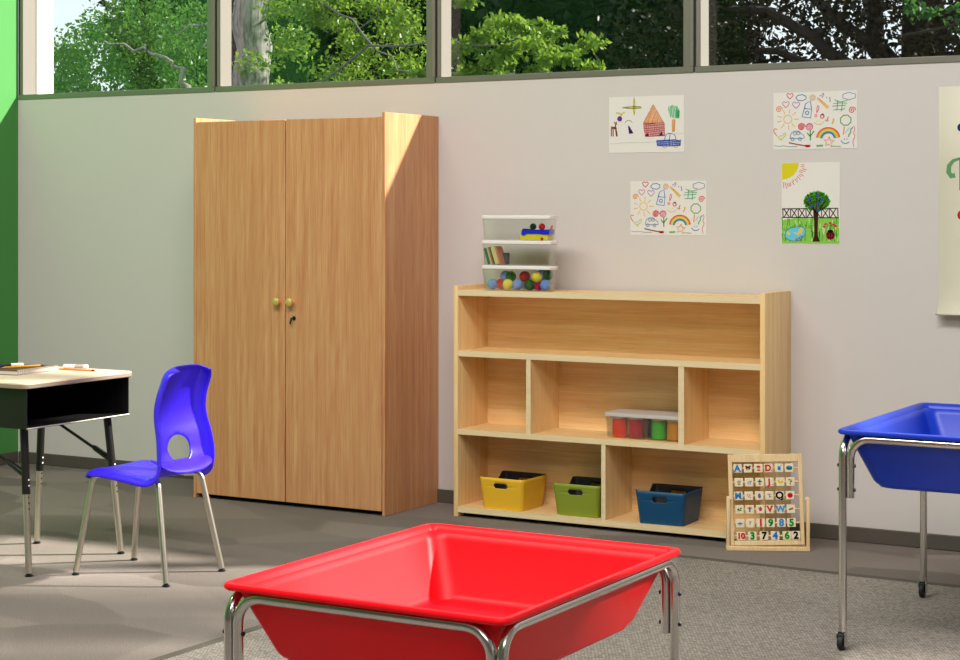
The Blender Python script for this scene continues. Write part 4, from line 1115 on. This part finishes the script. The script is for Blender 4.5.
# fresh green maple behind the first pane
cs, rs = [], []
for k in range(210):
    y = U(5.6, 8.2)
    x0_ = -10.62 - (y - 4) * .94; x1_ = -9.05 - (y - 4) * .79
    u_ = U(-.1, 1)
    x = x0_ + (x1_ - x0_) * u_
    zt_ = 1.385 + (208 - (26 - 30 * max(u_, 0) + 22 * math.sin(9 * u_))) / 1810 * ((y + 7.3) * .866 - x * .5)
    cs.append((x, y, U(1.3, zt_))); rs.append(U(.16, .34))
c = clumps(cs, rs, 130, .6)
tree('maple_tree', 'mid green leafy maple with pale branches behind the leftmost pane', (-9.95, 5.2, -.15),
     ([(-9.85, 5.1, -.15), (-9.9, 5.0, 1.5), (-9.93, 4.9, 2.3), (-9.97, 4.9, 2.58)], .06, .022),
     [([(-9.97, 4.9, 2.56), (-10.15, 4.9, 2.68), (-10.5, 4.9, 2.76), (-10.85, 4.9, 2.86)], .020, .008), ([(-9.2, 4.8, 3.2), (-9.4, 4.8, 3.0), (-9.95, 4.8, 2.86)], .024, .008), ([(-9.3, 4.8, 3.05), (-9.7, 4.8, 2.72)], .016, .008)],
     c, U(.04, .066, len(c)), M['leaf_mid'], M['bark'])
# dark woodland further off
def dark(label, x0, x1, y0, y1, zmax, ncl, per, mt, bx_, seed, size=(.10, .17), zmin=.9, extra=()):
    cs = [(U(x0, x1), U(y0, y1), U(zmin, zmax)) for k in range(ncl)]
    c = clumps(cs, [U(.4, .8) for k in range(ncl)], per, .8)
    yb = (y0 + y1) / 2
    br = [([(bx_, yb, zz), (bx_ + dx * .5, yb - .2, zz + .5), (bx_ + dx, yb - .4, zz + .7)], .10, .03) for zz, dx in ((1.6, 1.4), (2.2, -1.5), (2.9, 1.2))]
    return tree('dark_tree', label, (bx_, yb, -.15), ([(bx_, yb, -.15), (bx_ + .1, yb, 2), (bx_ - .1, yb, 5.0)], .30, .16), br + list(extra), c, U(size[0], size[1], len(c)), mt, M['darkbark'])
dark('dark shaded tree far behind the leftmost pane, top right of that pane', -16.1, -14.6, 10.5, 13.5, 5.2, 70, 260, M['leaf_shade'], -15.8, 1)
dark('dark shaded tree far behind the grey beech trunk', -14.6, -11.7, 10.5, 13.0, 5.2, 120, 330, M['leaf_shade'], -13.1, 2)
dark('dark shaded tree far behind the third pane', -11.7, -7.6, 10.2, 13.0, 5.4, 165, 330, M['leaf_shade'], -9.6, 3)
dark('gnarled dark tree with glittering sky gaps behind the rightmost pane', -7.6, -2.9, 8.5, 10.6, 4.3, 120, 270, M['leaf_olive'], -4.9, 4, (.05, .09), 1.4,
     [([(-4.9, 9.2, 1.6), (-5.4, 9.0, 2.7), (-6.2, 8.9, 3.25), (-7.2, 8.8, 3.3)], .08, .03), ([(-4.9, 9.2, 2.2), (-5.2, 9.1, 2.9), (-5.15, 9.1, 4.0)], .11, .06), ([(-4.95, 9.1, 2.5), (-5.7, 9.0, 3.3), (-6.3, 8.9, 3.9)], .07, .03), ([(-4.9, 9.2, 2.1), (-4.4, 9.0, 2.8), (-3.4, 8.8, 3.3)], .07, .03)])
# low spray hangs into the right end of the glazing; unseen crown added as sunshade
cs = [(-2.88 + U(-.28, .40), 3.2 + U(-.2, .2), 2.40 + U(-.16, .5)) for k in range(15)]
c = clumps(cs, [U(.06, .13) for k in range(15)], 44, .6)
shade_clumps = [(U(3.3, 4.6), U(2.6, 3.4), U(6.5, 7.8)) for k in range(13)] + [(U(4.6, 8.0), U(2.6, 3.6), U(6.9, 8.2)) for k in range(6)]  # unseen crown clumps, added to thin the sun on the floor
shade_clumps += [(4.3 + .27 * k, U(2.9, 3.1), U(5.62, 5.86)) for k in range(8)]  # more unseen clumps, added to keep the sun off the rug
cr_ = clumps(shade_clumps, [U(.3, .55) for k in shade_clumps], 170, .7)
sz_ = np.concatenate([U(.035, .06, len(c)), U(.08, .13, len(cr_))])
c = np.concatenate([c, cr_])
tree('spray_tree', 'green tree whose glossy low spray of leaves hangs outside the right end of the windows, unseen crown added as sunshade', (1.6, 3.6, -.15), ([(1.6, 3.6, -.15), (1.7, 3.6, 2.5), (2.4, 3.5, 4.6), (3.6, 3.4, 6.0)], .16, .07),
     [([(1.65, 3.6, 2.0), (-.5, 3.4, 2.5), (-2.2, 3.25, 2.55), (-3.2, 3.2, 2.40)], .035, .006), ([(-1.6, 3.3, 2.56), (-2.6, 3.2, 2.72), (-3.2, 3.2, 2.84)], .014, .006), ([(2.4, 3.5, 4.6), (4.4, 3.2, 5.8), (5.8, 3.3, 6.6)], .06, .02)],
     c, sz_, M['leaf_blue'], M['darkbark'])

# ------------------------------------------------------------------ light
wd_ = bpy.data.worlds.new('World'); SC.world = wd_; wd_.use_nodes = True
nt = wd_.node_tree
bg = nt.nodes['Background']
bg.inputs['Color'].default_value = (0.86, 0.93, 1.0, 1)
bg.inputs['Strength'].default_value = 1.15
sd_ = bpy.data.lights.new('Sun', 'SUN'); sd_.energy = 15.0; sd_.angle = R(2.2); sd_.color = (1.0, 0.945, 0.87)
so = link(bpy.data.objects.new('Sun', sd_))
so.rotation_euler = Vector((-1.456, -1.0, -1.23)).to_track_quat('-Z', 'Y').to_euler()
so.location = (6, 5, 8)
def area(name, loc, target, sx, sy, e, col):
    l = bpy.data.lights.new(name, 'AREA'); l.shape = 'RECTANGLE'; l.size = sx; l.size_y = sy; l.energy = e; l.color = col
    o = link(bpy.data.objects.new(name, l)); o.location = loc
    o.rotation_euler = (Vector(target) - Vector(loc)).to_track_quat('-Z', 'Y').to_euler()
    return o
area('ceiling_light', (-2.2, -5.4, 5.9), (-2.4, -4.4, 0), 4.6, 1.4, 450, (1.0, 0.97, 0.94))
area('ceiling_light', (-5.6, -5.4, 5.9), (-5.4, -4.4, 0), 1.8, 1.2, 115, (1.0, 0.97, 0.94))
area('front_fill_light', (1.2, -9.0, 5.3), (-3.0, 0, 0.8), 3.6, 0.9, 150, (1.0, 0.97, 0.94))  # added soft fill from the front, no window stands there

# ------------------------------------------------------------------ camera
cd = bpy.data.cameras.new('Camera'); cam = link(bpy.data.objects.new('Camera', cd))
cam.location = (0, -7.2991, 1.385)
cam.rotation_euler = (R(90), 0, 0.5225)
cd.sensor_fit = 'HORIZONTAL'; cd.sensor_width = 36.0; cd.lens = 36.0 * 1810.39 / 960
cd.shift_y = -(330 - 208.24) / 960
cd.clip_start = 0.05; cd.clip_end = 200
SC.camera = cam
SC.view_settings.view_transform = 'Standard'; SC.view_settings.look = 'None'; SC.view_settings.exposure = 0.0; SC.view_settings.gamma = 1.0
SC.view_settings.use_curve_mapping = False
